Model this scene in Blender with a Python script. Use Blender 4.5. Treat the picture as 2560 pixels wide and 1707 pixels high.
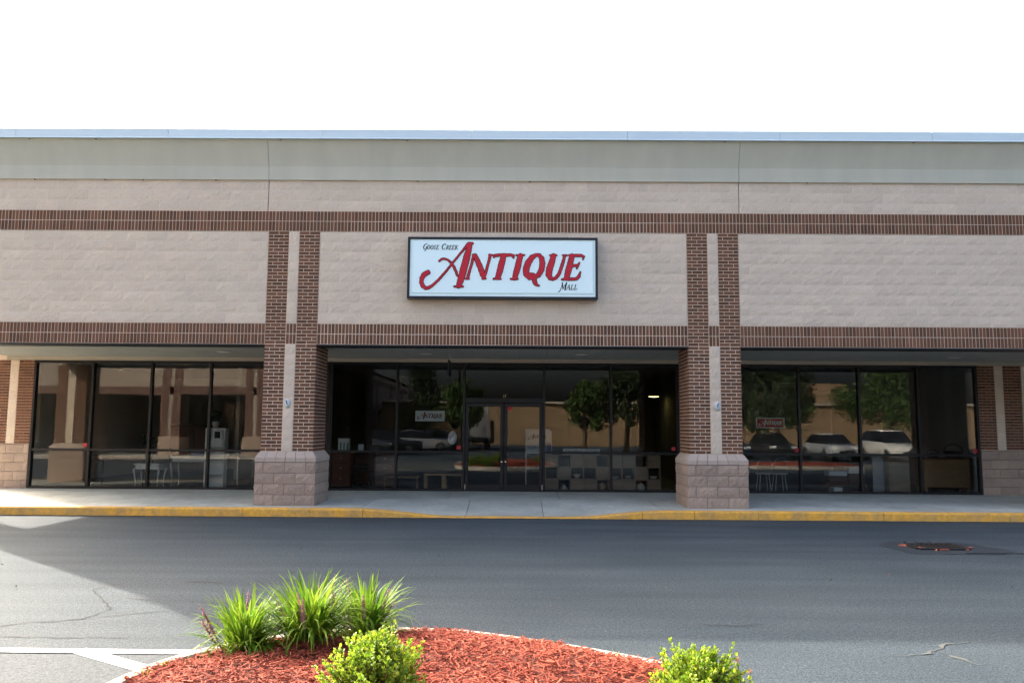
import bpy, math, random
import numpy as np
from mathutils import Vector, Matrix
random.seed(11)
RNG = np.random.default_rng(5)
for o in list(bpy.data.objects): bpy.data.objects.remove(o)
S = bpy.context.scene
COL = S.collection
R = math.radians

# ------------------------------------------------------------------ camera
CAM_POS = (0.275, -15.72, 1.646)
YAW, PITCH, ROLL = -0.00539, 0.10582, 0.00656
f = Vector((math.sin(YAW)*math.cos(PITCH), math.cos(YAW)*math.cos(PITCH), math.sin(PITCH)))
r = Vector((math.cos(YAW), -math.sin(YAW), 0)); u = r.cross(f)
cr, sr = math.cos(ROLL), math.sin(ROLL)
rx, ux = r*cr+u*sr, u*cr-r*sr
cam = bpy.data.cameras.new('camera'); co = bpy.data.objects.new('camera', cam); COL.objects.link(co)
M4 = Matrix.Identity(4)
for i in range(3):
    M4[i][0], M4[i][1], M4[i][2], M4[i][3] = rx[i], ux[i], -f[i], CAM_POS[i]
co.matrix_world = M4
cam.lens = 28.59; cam.sensor_width = 36; cam.sensor_fit = 'HORIZONTAL'; cam.clip_end = 3000
S.camera = co

# ------------------------------------------------------------------ world, sun, exposure
SUN_EL, SUN_AZ = R(29.2), R(-48.3)          # behind the building, from the left
w = bpy.data.worlds.new('World'); S.world = w; w.use_nodes = True
nt = w.node_tree; bg = nt.nodes['Background']
sky = nt.nodes.new('ShaderNodeTexSky'); sky.sky_type = 'NISHITA'; sky.sun_disc = False
sky.sun_elevation = SUN_EL; sky.sun_rotation = SUN_AZ
sky.air_density = 0.7; sky.dust_density = 10.0; sky.ozone_density = 0.4
nt.links.new(sky.outputs[0], bg.inputs[0]); bg.inputs[1].default_value = 0.15
sl = bpy.data.lights.new('sun', 'SUN'); sl.energy = 2.0; sl.angle = R(0.55); sl.color = (1, .93, .82)
so = bpy.data.objects.new('sun', sl); COL.objects.link(so)
sd = Vector((math.sin(SUN_AZ)*math.cos(SUN_EL), math.cos(SUN_AZ)*math.cos(SUN_EL), math.sin(SUN_EL)))
so.rotation_euler = sd.to_track_quat('Z', 'Y').to_euler()
so.location = sd*60
S.view_settings.view_transform = 'Standard'; S.view_settings.look = 'None'
S.view_settings.gamma = 1; S.view_settings.use_curve_mapping = False
S.view_settings.exposure = 2.36
S.render.engine = 'CYCLES'

# ------------------------------------------------------------------ materials
MT = {}
def nodes(name):
    m = bpy.data.materials.new(name); m.use_nodes = True
    return m, m.node_tree, m.node_tree.nodes['Principled BSDF']
def rgb(c): return (c[0], c[1], c[2], 1)
def mat(name, c, rough=.8, var=.0, vscale=3., c2=None, rnd=0., rnd2=None, bump=0., bscale=40., spec=.3, metal=0., fine=0., fscale=200., stretch=None, trans=0., fine2=0., f2scale=45., streak=0.):
    """procedural surface: base colour + broad blotches + fine grain + per-piece shade, in world space"""
    m, t, p = nodes(name); N = t.nodes.new; L = t.links.new
    p.inputs['Roughness'].default_value = rough; p.inputs['Metallic'].default_value = metal
    p.inputs['Specular IOR Level'].default_value = spec
    g = N('ShaderNodeNewGeometry'); pos = g.outputs['Position']
    if stretch:
        mp = N('ShaderNodeMapping'); mp.inputs['Scale'].default_value = stretch; L(pos, mp.inputs[0]); pos = mp.outputs[0]
    rgbn = N('ShaderNodeRGB'); rgbn.outputs[0].default_value = rgb(c); out = rgbn.outputs[0]
    def mix(a, b, fac, mode='MIX'):
        x = N('ShaderNodeMix'); x.data_type = 'RGBA'; x.blend_type = mode
        for s, v in ((x.inputs[0], fac), (x.inputs[6], a), (x.inputs[7], b)):
            if hasattr(v, 'is_linked'): L(v, s)
            else: s.default_value = v
        return x.outputs[2]
    def noise(scale, detail=4, lo=.35, hi=.65):
        n = N('ShaderNodeTexNoise'); n.inputs['Scale'].default_value = scale; n.inputs['Detail'].default_value = detail
        n.inputs['Roughness'].default_value = .6
        L(pos, n.inputs['Vector'])
        mr = N('ShaderNodeMapRange'); mr.inputs[1].default_value = lo; mr.inputs[2].default_value = hi
        L(n.outputs[0], mr.inputs[0]); return mr.outputs[0]
    if rnd:
        oi = N('ShaderNodeObjectInfo'); at = N('ShaderNodeAttribute'); at.attribute_name = 'rnd'
        ad = N('ShaderNodeMath'); ad.operation = 'ADD'; L(oi.outputs['Random'], ad.inputs[0]); L(at.outputs['Fac'], ad.inputs[1])
        fr = N('ShaderNodeMath'); fr.operation = 'FRACT'; L(ad.outputs[0], fr.inputs[0])
        if rnd2: out = mix(out, rgb(rnd2), fr.outputs[0])
        else:
            mr = N('ShaderNodeMapRange'); mr.inputs[3].default_value = 1-rnd; mr.inputs[4].default_value = 1+rnd
            L(fr.outputs[0], mr.inputs[0])
            sc = N('ShaderNodeVectorMath'); sc.operation = 'SCALE'; L(out, sc.inputs[0]); L(mr.outputs[0], sc.inputs[3]); out = sc.outputs[0]
    if var:
        cc = c2 or tuple(x*.6 for x in c)
        k = N('ShaderNodeMath'); k.operation = 'MULTIPLY'; k.inputs[1].default_value = var; L(noise(vscale), k.inputs[0])
        out = mix(out, rgb(cc), k.outputs[0])
    if fine:
        mr = N('ShaderNodeMapRange'); mr.inputs[3].default_value = 1-fine; mr.inputs[4].default_value = 1+fine
        L(noise(fscale, 2, .3, .7), mr.inputs[0])
        sc = N('ShaderNodeVectorMath'); sc.operation = 'SCALE'; L(out, sc.inputs[0]); L(mr.outputs[0], sc.inputs[3]); out = sc.outputs[0]
    for amt, sc_, st_ in ((fine2, f2scale, None), (streak, 1., (.25,2.2,1.))):
        if not amt: continue
        n = N('ShaderNodeTexNoise'); n.inputs['Scale'].default_value = sc_; n.inputs['Detail'].default_value = 3
        v = pos
        if st_:
            mp = N('ShaderNodeMapping'); mp.inputs['Scale'].default_value = st_; L(pos, mp.inputs[0]); v = mp.outputs[0]
        L(v, n.inputs['Vector'])
        mr = N('ShaderNodeMapRange'); mr.inputs[1].default_value = .3; mr.inputs[2].default_value = .7; mr.inputs[3].default_value = 1-amt; mr.inputs[4].default_value = 1+amt
        L(n.outputs[0], mr.inputs[0])
        sc = N('ShaderNodeVectorMath'); sc.operation = 'SCALE'; L(out, sc.inputs[0]); L(mr.outputs[0], sc.inputs[3]); out = sc.outputs[0]
    L(out, p.inputs['Base Color'])
    if bump:
        n = N('ShaderNodeTexNoise'); n.inputs['Scale'].default_value = bscale; n.inputs['Detail'].default_value = 5; n.inputs['Roughness'].default_value = .65
        L(pos, n.inputs['Vector'])
        b = N('ShaderNodeBump'); b.inputs['Strength'].default_value = 1; b.inputs['Distance'].default_value = bump
        L(n.outputs[0], b.inputs['Height']); L(b.outputs[0], p.inputs['Normal'])
    if trans:
        tr = N('ShaderNodeBsdfTranslucent'); L(out, tr.inputs[0])
        ms = N('ShaderNodeMixShader'); ms.inputs[0].default_value = trans
        L(p.outputs[0], ms.inputs[1]); L(tr.outputs[0], ms.inputs[2])
        L(ms.outputs[0], t.nodes['Material Output'].inputs[0])
    MT[name] = m; return m
mat('block', (.74,.615,.475), .92, var=.45, vscale=1.1, c2=(.645,.54,.42), rnd=.055, bump=.007, bscale=26, spec=.15, fine=.08, fscale=60)
mat('block_mortar', (.80,.70,.58), .9, fine=.05, spec=.1)
mat('brick', (.115,.057,.034), .85, rnd=1, rnd2=(.235,.106,.060), var=.45, vscale=2.2, c2=(.165,.088,.055), bump=.002, bscale=150, fine=.15, fscale=120, spec=.2)
mat('brick_mortar', (.72,.58,.44), .95, fine=.08, spec=.1, bump=.001)
mat('pedestal', (.43,.325,.25), .92, var=.5, vscale=2.5, c2=(.33,.255,.20), rnd=.10, bump=.012, bscale=30, fine=.22, fscale=70, spec=.15)
mat('pedestal_cap', (.52,.42,.34), .9, var=.4, vscale=3, c2=(.44,.35,.28), rnd=.06, fine=.08, bump=.002)
mat('ped_mortar', (.17,.125,.11), .95, spec=.1)
mat('stucco', (.60,.585,.465), .9, var=.5, vscale=.8, c2=(.51,.50,.40), bump=.002, bscale=220, fine=.05, fscale=150, spec=.2, stretch=(3,3,.35))
mat('coping', (.70,.84,.88), .38, var=.10, vscale=.6, c2=(.63,.76,.80), spec=.5, rnd=.02)
mat('joint_dark', (.06,.05,.045), .9)
mat('rust', (.16,.07,.03), .9, fine=.3)
mat('soffit', (.42,.42,.38), .6, var=.2, vscale=.7, spec=.3)
mat('trim_tan', (.47,.42,.33), .6, spec=.3)
mat('steel_dark', (.02,.02,.02), .5)
mat('bronze', (.010,.009,.009), .42, spec=.35)
mat('sidewalk', (.53,.545,.475), .85, var=.8, vscale=1.1, c2=(.38,.39,.34), fine2=.10, f2scale=9, rnd=.05, bump=.0015, bscale=160, fine=.10, fscale=180)
mat('sidewalk_bed', (.06,.055,.05), .95)
mat('kerb_yellow', (.90,.465,.065), .75, var=.75, vscale=3.6, c2=(.56,.34,.13), fine2=.12, f2scale=16, rnd=.06, bump=.002, bscale=60, fine=.12, fscale=90)
mat('kerb_concrete', (.47,.43,.36), .85, var=.5, vscale=4, c2=(.38,.34,.28), fine=.15, fscale=120, bump=.002, bscale=90)
mat('asphalt', (.047,.064,.076), .80, var=.6, vscale=.35, c2=(.070,.087,.097), bump=.010, bscale=90, fine=.75, fscale=85, spec=.17, fine2=.28, f2scale=30, streak=.16)
mat('asphalt_old', (.088,.100,.106), .9, var=.5, vscale=.8, c2=(.070,.080,.086), bump=.005, bscale=90, fine=.35, fscale=100, spec=.15, fine2=.2, f2scale=30)
mat('asphalt_patch', (.034,.044,.052), .6, bump=.004, bscale=90, fine=.3)
mat('crack', (.035,.037,.038), .95)
mat('crack_pale', (.105,.112,.105), .9, fine=.3)
mat('white_paint', (.80,.79,.76), .7, var=.25, vscale=9, c2=(.6,.59,.56), fine=.06)
mat('yellow_paint', (.75,.68,.30), .7, var=.3, vscale=9)
mat('mulch', (.25,.040,.022), .9, rnd=1, rnd2=(.50,.135,.075), var=.5, vscale=5, c2=(.20,.04,.022), spec=.25, fine=.2, fscale=120)
mat('mulch_soil', (.13,.035,.022), .95, fine=.4, fscale=60, bump=.01)
mat('liriope', (.075,.185,.012), .55, rnd=1, rnd2=(.27,.40,.035), spec=.18, trans=.45)
mat('flower', (.60,.32,.42), .8, rnd=1, rnd2=(.50,.30,.25), trans=.3)
mat('shrub', (.15,.31,.018), .5, rnd=1, rnd2=(.42,.52,.035), spec=.35, trans=.5)
mat('straw', (.42,.32,.15), .8, trans=.3)
mat('twig', (.11,.06,.04), .9)
mat('dry', (.34,.14,.05), .8, trans=.3)
mat('iron', (.022,.02,.02), .6, fine=.3)
mat('orange_paint', (.40,.12,.07), .7, var=.4, vscale=20)
mat('sign_white', (.62,.75,.80), .22, spec=.55)
mat('sign_frame', (.012,.014,.022), .35, spec=.4)
mat('sign_red', (.62,.010,.028), .35, spec=.4, var=.3, vscale=4, c2=(.40,.008,.02))
mat('sign_edge', (.035,.006,.02), .4)
mat('ink', (.012,.016,.018), .5)
mat('paper', (.62,.66,.66), .7)
mat('ink_red', (.20,.02,.02), .6)
mat('poster_red', (.42,.03,.025), .6)
mat('sticker', (.50,.04,.05), .5)
mat('metal', (.55,.55,.55), .3, metal=1)
mat('lamp_glass', (.75,.75,.72), .4)
mat('plate', (.62,.66,.66), .4, spec=.5)
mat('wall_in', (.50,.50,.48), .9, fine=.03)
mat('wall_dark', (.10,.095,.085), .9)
mat('ceil_in', (.35,.35,.33), .9)
mat('floor_in', (.16,.15,.14), .6, var=.3, vscale=2)
mat('white_wood', (.66,.69,.68), .5, var=.15, vscale=6)
mat('brown_wood', (.115,.042,.022), .45, var=.4, vscale=3, stretch=(1,1,7), spec=.4)
mat('oak', (.40,.26,.13), .5, var=.4, vscale=3, stretch=(1,1,8))
mat('tan_wood', (.36,.27,.19), .55, var=.3, vscale=2.5, stretch=(1,1,6), rnd=.08)
mat('cube_in', (.06,.055,.05), .8)
mat('green_dark', (.025,.05,.02), .6, rnd=.3)
mat('blue_cloth', (.03,.05,.20), .9)
mat('black', (.012,.012,.012), .6)
mat('teal', (.08,.30,.27), .6)
mat('pot', (.58,.55,.45), .35, spec=.5)
mat('chrome', (.6,.6,.6), .18, metal=1)
mat('tan_stucco', (.27,.185,.105), .9, var=.2, vscale=.3)
mat('leaf', (.035,.07,.02), .6, rnd=1, rnd2=(.08,.135,.03), trans=.25)
mat('leaf_dark', (.018,.034,.014), .6, rnd=1, rnd2=(.038,.062,.02), trans=.2)
mat('bark', (.12,.09,.065), .9, fine=.3, fscale=20, bump=.02, bscale=12)
mat('tyre', (.015,.015,.015), .8)
mat('rim', (.5,.5,.5), .3, metal=1)
mat('car_glass', (.012,.014,.015), .06, spec=.6)
mat('lens_white', (.85,.85,.8), .15)
mat('lens_red', (.45,.02,.02), .2)
for nm, c in (('white', (.72,.72,.68)), ('silver', (.36,.38,.40)), ('blue', (.03,.06,.13)), ('dark', (.02,.02,.024)), ('red', (.18,.015,.015)), ('grey', (.14,.15,.16))):
    mat('car_'+nm, c, .22, spec=.6)
    MT['car_'+nm].node_tree.nodes['Principled BSDF'].inputs['Coat Weight'].default_value = .6
def mat_emit(name, c, s):
    m, t, p = nodes(name); p.inputs['Base Color'].default_value = rgb(c)
    p.inputs['Emission Color'].default_value = rgb(c); p.inputs['Emission Strength'].default_value = s; MT[name] = m
mat_emit('lamp_glow', (1, .82, .25), 2.2)
_p = MT['sign_white'].node_tree.nodes['Principled BSDF']; _p.inputs['Emission Color'].default_value = (.72,.98,1,1); _p.inputs['Emission Strength'].default_value = .042   # lightbox face, faint even glow added to brighten it
def mat_glass():
    m, t, p = nodes('shop_glass'); N = t.nodes.new; L = t.links.new
    t.nodes.remove(p)
    tr = N('ShaderNodeBsdfTransparent'); tr.inputs[0].default_value = (.80,.81,.80,1)
    gl = N('ShaderNodeBsdfGlossy'); gl.inputs['Roughness'].default_value = 0; gl.inputs[0].default_value = (.95,.97,1,1)
    g = N('ShaderNodeNewGeometry'); fr = N('ShaderNodeFresnel')
    ior = N('ShaderNodeMapRange'); ior.inputs[3].default_value = 1.43; ior.inputs[4].default_value = 1/1.43
    L(g.outputs['Backfacing'], ior.inputs[0]); L(ior.outputs[0], fr.inputs[0])
    n = N('ShaderNodeTexNoise'); n.inputs['Scale'].default_value = .55; n.inputs['Detail'].default_value = 1
    L(g.outputs['Position'], n.inputs[0])
    b = N('ShaderNodeBump'); b.inputs['Distance'].default_value = .0022; b.inputs['Strength'].default_value = 1; L(n.outputs[0], b.inputs['Height'])
    L(b.outputs[0], gl.inputs['Normal'])
    ms = N('ShaderNodeMixShader'); L(fr.outputs[0], ms.inputs[0]); L(tr.outputs[0], ms.inputs[1]); L(gl.outputs[0], ms.inputs[2])
    L(ms.outputs[0], t.nodes['Material Output'].inputs[0]); MT['shop_glass'] = m
mat_glass()
def mat_bricktex(name, c1, c2, mortar, bw, rh, ms):
    m, t, p = nodes(name); N = t.nodes.new; L = t.links.new
    g = N('ShaderNodeNewGeometry'); sp = N('ShaderNodeSeparateXYZ'); L(g.outputs['Position'], sp.inputs[0])
    ad = N('ShaderNodeMath'); L(sp.outputs[0], ad.inputs[0]); L(sp.outputs[1], ad.inputs[1])
    cb = N('ShaderNodeCombineXYZ'); L(ad.outputs[0], cb.inputs[0]); L(sp.outputs[2], cb.inputs[1])
    b = N('ShaderNodeTexBrick'); L(cb.outputs[0], b.inputs['Vector'])
    b.inputs['Color1'].default_value = rgb(c1); b.inputs['Color2'].default_value = rgb(c2); b.inputs['Mortar'].default_value = rgb(mortar)
    b.inputs['Scale'].default_value = 1; b.inputs['Brick Width'].default_value = bw; b.inputs['Row Height'].default_value = rh; b.inputs['Mortar Size'].default_value = ms
    L(b.outputs[0], p.inputs['Base Color']); p.inputs['Roughness'].default_value = .9; MT[name] = m
mat_bricktex('far_brick', (.10,.045,.033), (.15,.065,.045), (.26,.19,.15), .203, .0677, .008)
mat_bricktex('far_soldier', (.10,.045,.033), (.15,.065,.045), (.26,.19,.15), .0677, .2032, .008)
mat_bricktex('far_block', (.40,.33,.26), (.37,.30,.24), (.45,.38,.3), .406, .2032, .008)

# ------------------------------------------------------------------ mesh helpers
class MB:
    def __init__(s): s.v = []; s.f = []; s.a = []; s.any = False
    def add(s, vs, fs, a=None):
        b = len(s.v); s.v += [tuple(x) for x in vs]; s.f += [tuple(i+b for i in q) for q in fs]
        if a is not None: s.any = True
        s.a += [a or 0.]*len(fs); return s
    def box(s, x0, x1, y0, y1, z0, z1, a=None):
        v = [(x,y,z) for z in (z0,z1) for y in (y0,y1) for x in (x0,x1)]
        return s.add(v, [(0,2,3,1),(4,5,7,6),(0,1,5,4),(1,3,7,5),(3,2,6,7),(2,0,4,6)], a)
    def bbox(s, x0, x1, y0, y1, z0, z1, b=.01, a=None):
        """box with chamfered edges"""
        v = []; idx = {}
        xs, ys, zs = (x0,x1), (y0,y1), (z0,z1)
        for i in (0,1):
            for j in (0,1):
                for k in (0,1):
                    sx, sy, sz = (1,-1)[i], (1,-1)[j], (1,-1)[k]
                    idx[i,j,k,'x'] = len(v); v.append((xs[i], ys[j]+sy*b, zs[k]+sz*b))
                    idx[i,j,k,'y'] = len(v); v.append((xs[i]+sx*b, ys[j], zs[k]+sz*b))
                    idx[i,j,k,'z'] = len(v); v.append((xs[i]+sx*b, ys[j]+sy*b, zs[k]))
        F = []
        g = lambda i,j,k,c: idx[i,j,k,c]
        F += [(g(0,0,0,'x'),g(0,0,1,'x'),g(0,1,1,'x'),g(0,1,0,'x')), (g(1,0,0,'x'),g(1,1,0,'x'),g(1,1,1,'x'),g(1,0,1,'x')),
              (g(0,0,0,'y'),g(1,0,0,'y'),g(1,0,1,'y'),g(0,0,1,'y')), (g(0,1,0,'y'),g(0,1,1,'y'),g(1,1,1,'y'),g(1,1,0,'y')),
              (g(0,0,0,'z'),g(0,1,0,'z'),g(1,1,0,'z'),g(1,0,0,'z')), (g(0,0,1,'z'),g(1,0,1,'z'),g(1,1,1,'z'),g(0,1,1,'z'))]
        for i in (0,1):
            for j in (0,1): F.append((g(i,j,0,'x'),g(i,j,1,'x'),g(i,j,1,'y'),g(i,j,0,'y')))
            for k in (0,1): F.append((g(i,0,k,'x'),g(i,1,k,'x'),g(i,1,k,'z'),g(i,0,k,'z')))
        for j in (0,1):
            for k in (0,1): F.append((g(0,j,k,'y'),g(1,j,k,'y'),g(1,j,k,'z'),g(0,j,k,'z')))
        for i in (0,1):
            for j in (0,1):
                for k in (0,1): F.append((g(i,j,k,'x'),g(i,j,k,'y'),g(i,j,k,'z')))
        return s.add(v, F, a)
    def tube(s, pts, rad, n=8, a=None, cap=True):
        pts = [Vector(p) for p in pts]; vs = []; fs = []
        for i, p in enumerate(pts):
            t = (pts[min(i+1,len(pts)-1)]-pts[max(i-1,0)]).normalized()
            q = t.to_track_quat('Z','Y'); rr = rad[i] if isinstance(rad,(list,tuple)) else rad
            for k in range(n):
                c = 2*math.pi*k/n; vs.append(p+q@Vector((rr*math.cos(c), rr*math.sin(c), 0)))
        for i in range(len(pts)-1):
            for k in range(n):
                k2 = (k+1)%n; fs.append((i*n+k,i*n+k2,(i+1)*n+k2,(i+1)*n+k))
        if cap: fs += [tuple(range(n-1,-1,-1)), tuple((len(pts)-1)*n+k for k in range(n))]
        return s.add(vs, fs, a)
    def lathe(s, c, prof, n=14, a=None):
        vs = []; fs = []
        for rr, z in prof:
            for k in range(n):
                t = 2*math.pi*k/n; vs.append((c[0]+rr*math.cos(t), c[1]+rr*math.sin(t), c[2]+z))
        for i in range(len(prof)-1):
            for k in range(n):
                k2=(k+1)%n; fs.append((i*n+k,i*n+k2,(i+1)*n+k2,(i+1)*n+k))
        fs += [tuple(range(n-1,-1,-1)), tuple((len(prof)-1)*n+k for k in range(n))]
        return s.add(vs, fs, a)
    def prism(s, poly, y0, y1, a=None):
        """polygon in xz extruded along y"""
        n = len(poly); v = [(x,y0,z) for x,z in poly]+[(x,y1,z) for x,z in poly]
        return s.add(v, [tuple(range(n)), tuple(range(2*n-1,n-1,-1))]+[(i,i+n,(i+1)%n+n,(i+1)%n) for i in range(n)], a)
    def loft(s, rings, a=None, caps=True):
        n = len(rings[0]); v = [p for q in rings for p in q]; fs = []
        for i in range(len(rings)-1):
            for k in range(n):
                k2=(k+1)%n; fs.append((i*n+k,i*n+k2,(i+1)*n+k2,(i+1)*n+k))
        if caps: fs += [tuple(range(n-1,-1,-1)), tuple((len(rings)-1)*n+k for k in range(n))]
        return s.add(v, fs, a)
    def mesh(s, name, m, smooth=False, fix=True):
        me = bpy.data.meshes.new(name); me.from_pydata(s.v, [], s.f)
        if s.any:
            at = me.attributes.new('rnd', 'FLOAT', 'FACE'); at.data.foreach_set('value', s.a)
        if fix:
            import bmesh
            bm = bmesh.new(); bm.from_mesh(me); bmesh.ops.recalc_face_normals(bm, faces=bm.faces); bm.to_mesh(me); bm.free()
        me.materials.append(MT[m])
        if smooth: me.polygons.foreach_set('use_smooth', [True]*len(me.polygons))
        return me
    def build(s, name, m, parent=None, smooth=False, fix=True):
        return link(name, s.mesh(name, m, smooth, fix), parent)
def link(name, me, parent=None):
    o = bpy.data.objects.new(name, me); COL.objects.link(o)
    if parent: o.parent = parent
    return o
def tag(o, label=None, cat=None, group=None, kind=None):
    if label: o['label'] = label
    if cat: o['category'] = cat
    if group: o['group'] = group
    if kind: o['kind'] = kind
    return o
def thing(name, label, cat, loc=(0,0,0), group=None, rz=0):
    o = bpy.data.objects.new(name, None); COL.objects.link(o); o.location = loc; o.rotation_euler.z = rz
    o.empty_display_size = .2
    return tag(o, label, cat, group)
def copy_tree(o, parent=None):
    c = o.copy(); COL.objects.link(c)
    if parent: c.parent = parent
    for ch in list(o.children): copy_tree(ch, c)
    return c
U = random.uniform

# ------------------------------------------------------------------ key levels (metres)
COURSE, BR = .2032, .06773
B1B, B1T = 3.237, 3.643          # lower soldier band
B2B, B2T = 5.472, 5.878          # upper soldier band
CB, CTOP = 6.505, 7.46           # cornice
PX = 3.606; PW = 1.016           # inner edge and width of the front pillars
SF = 3.2                         # storefront plane
XL, XR = -11.9, 19.5             # ends of the building
def smooth(t): t = max(0, min(1, t)); return t*t*(3-2*t)
def hk(x):                       # kerb height with the dropped ramp
    return .155-.130*(smooth((x+2.7)/1.9) if x < 0 else smooth((3.1-x)/1.9))
def zs(x, y):                    # walkway surface
    base = .155+.012*(y+.5); k = hk(x)
    return k+(base-k)*smooth((y+.45)/1.7)

# ------------------------------------------------------------------ ground
g = MB(); n = 0
g.add([(-300,-300,0),(300,-300,0),(300,300,0),(-300,300,0)], [(0,1,2,3)])
lot = tag(g.build('parking_lot', 'asphalt', fix=False), kind='structure')
def strip(name, pts, wd, m, z=.004, parent=lot, jit=0):
    mb = MB(); vs = []; fs = []
    for i, p in enumerate(pts):
        a = Vector(pts[max(i-1,0)]); b = Vector(pts[min(i+1,len(pts)-1)]); t = (b-a).normalized(); nrm = Vector((-t.y, t.x))
        ww = (wd[i] if isinstance(wd, (list,tuple)) else wd)*.5*(1+U(-jit,jit))
        for s in (-1,1):
            q = Vector(p)+nrm*ww*s; vs.append((q.x, q.y, z))
        if i: fs.append((2*i-2,2*i,2*i+1,2*i-1))
    mb.add(vs, fs); return mb.build(name, m, parent)
def jag(pts, step=.07, amp=.02):
    out = []
    for a, b in zip(pts, pts[1:]):
        a, b = Vector(a), Vector(b); k = max(1, int((b-a).length/step))
        for i in range(k):
            p = a.lerp(b, i/k); out.append((p.x+U(-amp,amp), p.y+U(-amp,amp)))
    out.append(tuple(pts[-1])); return out
# older, paler pavement of the parking bays left of the island
bay = MB().add([(-14,-9.62,.004),(-1.9,-9.66,.004),(-2.2,-17,.004),(-14,-17,.004)], [(0,3,2,1)]).build('parking_bay_pavement', 'asphalt_old', lot)
strip('painted_line', [(-14,-9.50),(-8,-9.53),(-2.05,-9.60)], .11, 'white_paint', .010)
strip('painted_line', [(-2.93,-9.56),(-2.05,-10.13)], .13, 'white_paint', .008)
strip('painted_line', [(-5.4,-9.62),(-2.75,-11.3)], .13, 'yellow_paint', .008)
for pts, wd in (([(-4.6,-9.35),(-3.83,-8.75),(-3.42,-8.6),(-3.36,-8.2),(-3.66,-7.75),(-3.98,-7.35),(-3.78,-6.9)], .013), ([(-3.42,-8.6),(-3.05,-8.35),(-2.75,-8.2)], .010), ([(-3.46,-7.75),(-2.9,-7.85),(-2.3,-7.95),(-1.6,-7.9)], .009),
                ([(-4.4,-9.15),(-3.5,-9.2),(-2.75,-9.2)], .010), ([(1.85,-8.6),(2.1,-8.66),(2.4,-8.58)], .012), ([(-.2,-7.9),(.5,-7.93),(1.1,-7.86)], .007), ([(-3.2,-6.9),(-2.8,-6.93)], .022)):
    strip('pavement_crack', jag(pts), wd, 'crack', .005, jit=.6)
for pts, wd in (([(3.25,-9.5),(3.45,-9.38),(3.6,-9.2),(3.85,-9.1)], [.008,.02,.035,.02,.03,.015,.024,.03,.012,.02,.01,.016,.012,.008,.006,.005,.004,.004,.004,.004,.004]), ([(3.45,-9.38),(3.52,-9.6),(3.56,-9.75)], [.02,.01,.016,.026,.03,.014,.008,.02,.01,.006,.005,.004]), ([(3.25,-9.5),(2.9,-9.55)], .008)):
    strip('sealed_crack', jag(pts, .05, .02), wd, 'crack_pale', .005, jit=.8)
mb = MB()
for i in range(96):          # leaf litter and grit
    x, y = U(-6,8), (U(-9.3,-1.2) if i < 46 else U(-.72,-.64)); s = U(.006,.022); a = U(0,3.1)
    dx, dy = math.cos(a)*s, math.sin(a)*s
    mb.add([(x-dx,y-dy,.006),(x+dy*.4,y-dx*.4,.012),(x+dx,y+dy,.006),(x-dy*.4,y+dx*.4,.010)], [(0,1,2,3)])
lt = mb.build('leaf_litter', 'dry', lot); lt['kind'] = 'stuff'
mb = MB()
for i in range(30):
    x, y = U(-6,8), U(-9.2,-1.0); s = U(.004,.012)
    mb.box(x-s, x+s, y-s*.6, y+s*.6, .004, .004+s)
mb.build('grit', 'crack_pale', lot)['kind'] = 'stuff'

# ------------------------------------------------------------------ walkway and kerb
bed = tag(MB().box(-13.5, 22, -.42, 3.2, -.3, .012).build('walkway', 'sidewalk_bed'), kind='structure')
def slab(x0, x1, y0, y1, gap=.006):
    nx = max(2, int((x1-x0)/.25)); ny = max(2, int((y1-y0)/.25)); vs = []; fs = []
    xs = np.linspace(x0+gap, x1-gap, nx+1); ys = np.linspace(y0+gap, y1-gap, ny+1)
    for y in ys:
        for x in xs: vs.append((x, y, zs(x,y)))
    W = nx+1
    for j in range(ny):
        for i in range(nx): fs.append((j*W+i, j*W+i+1, (j+1)*W+i+1, (j+1)*W+i))
    b = len(vs)
    ring = [i for i in range(W)]+[j*W+nx for j in range(1,ny+1)]+[ny*W+i for i in range(nx-1,-1,-1)]+[j*W for j in range(ny-1,0,-1)]
    vs += [(vs[i][0], vs[i][1], vs[i][2]-.05) for i in ring]; k = len(ring)
    for i in range(k): fs.append((ring[i], b+i, b+(i+1)%k, ring[(i+1)%k]))
    MB().add(vs, fs).build('concrete_slab', 'sidewalk', bed)
FX = [-13.5,-11.1,-8.7,-6.6,-4.75,-2.6,-.65,.8,3.0,5.2,7.6,10.0,12.4,14.8,17.2,19.6,22]
for a, b in zip(FX, FX[1:]): slab(a, b, -.42, 1.35)
BX = [-13.5,-11.6,-9.4,-7.2,-5.0,-3.1,-1.15,1.2,3.35,5.6,8.0,10.4,12.8,15.2,17.6,20,22]
for a, b in zip(BX, BX[1:]): slab(a, b, 1.35, 3.2)
kerb = tag(MB().box(-13.5, 22, -.57, -.44, -.3, .004).build('kerb', 'kerb_concrete'), kind='structure')
KX = [-13.5,-11.7,-9.4,-7.02,-4.72,-3.5,-2.52,-.65,.8,2.6,3.55,4.72,7.0,9.3,11.6,13.9,16.2,18.5,22]
def kerb_piece(x0, x1):
    nx = max(2, int((x1-x0)/.2)); rings = []
    for i in range(nx+1):
        x = x0+.004+(x1-x0-.008)*i/nx; h = hk(x); q = min(.03, h*.6)
        j1 = U(-.002,.002)
        rings.append([(x,-.60+j1,-.05),(x,-.594+j1,h-q),(x,-.585,h-q*.35),(x,-.565,h),(x,-.426,h+.002),(x,-.426,-.05)])
    MB().loft(rings).build('kerb_stone', 'kerb_yellow', kerb)
for a, b in zip(KX, KX[1:]): kerb_piece(a, b)
mb = MB()    # dirt line where asphalt meets kerb
pts = [(x, -.612+U(-.012,.006)) for x in np.arange(-13.5, 22, .09)]
strip('gutter_dirt', pts, .03, 'crack', .005, kerb, .6)

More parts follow.
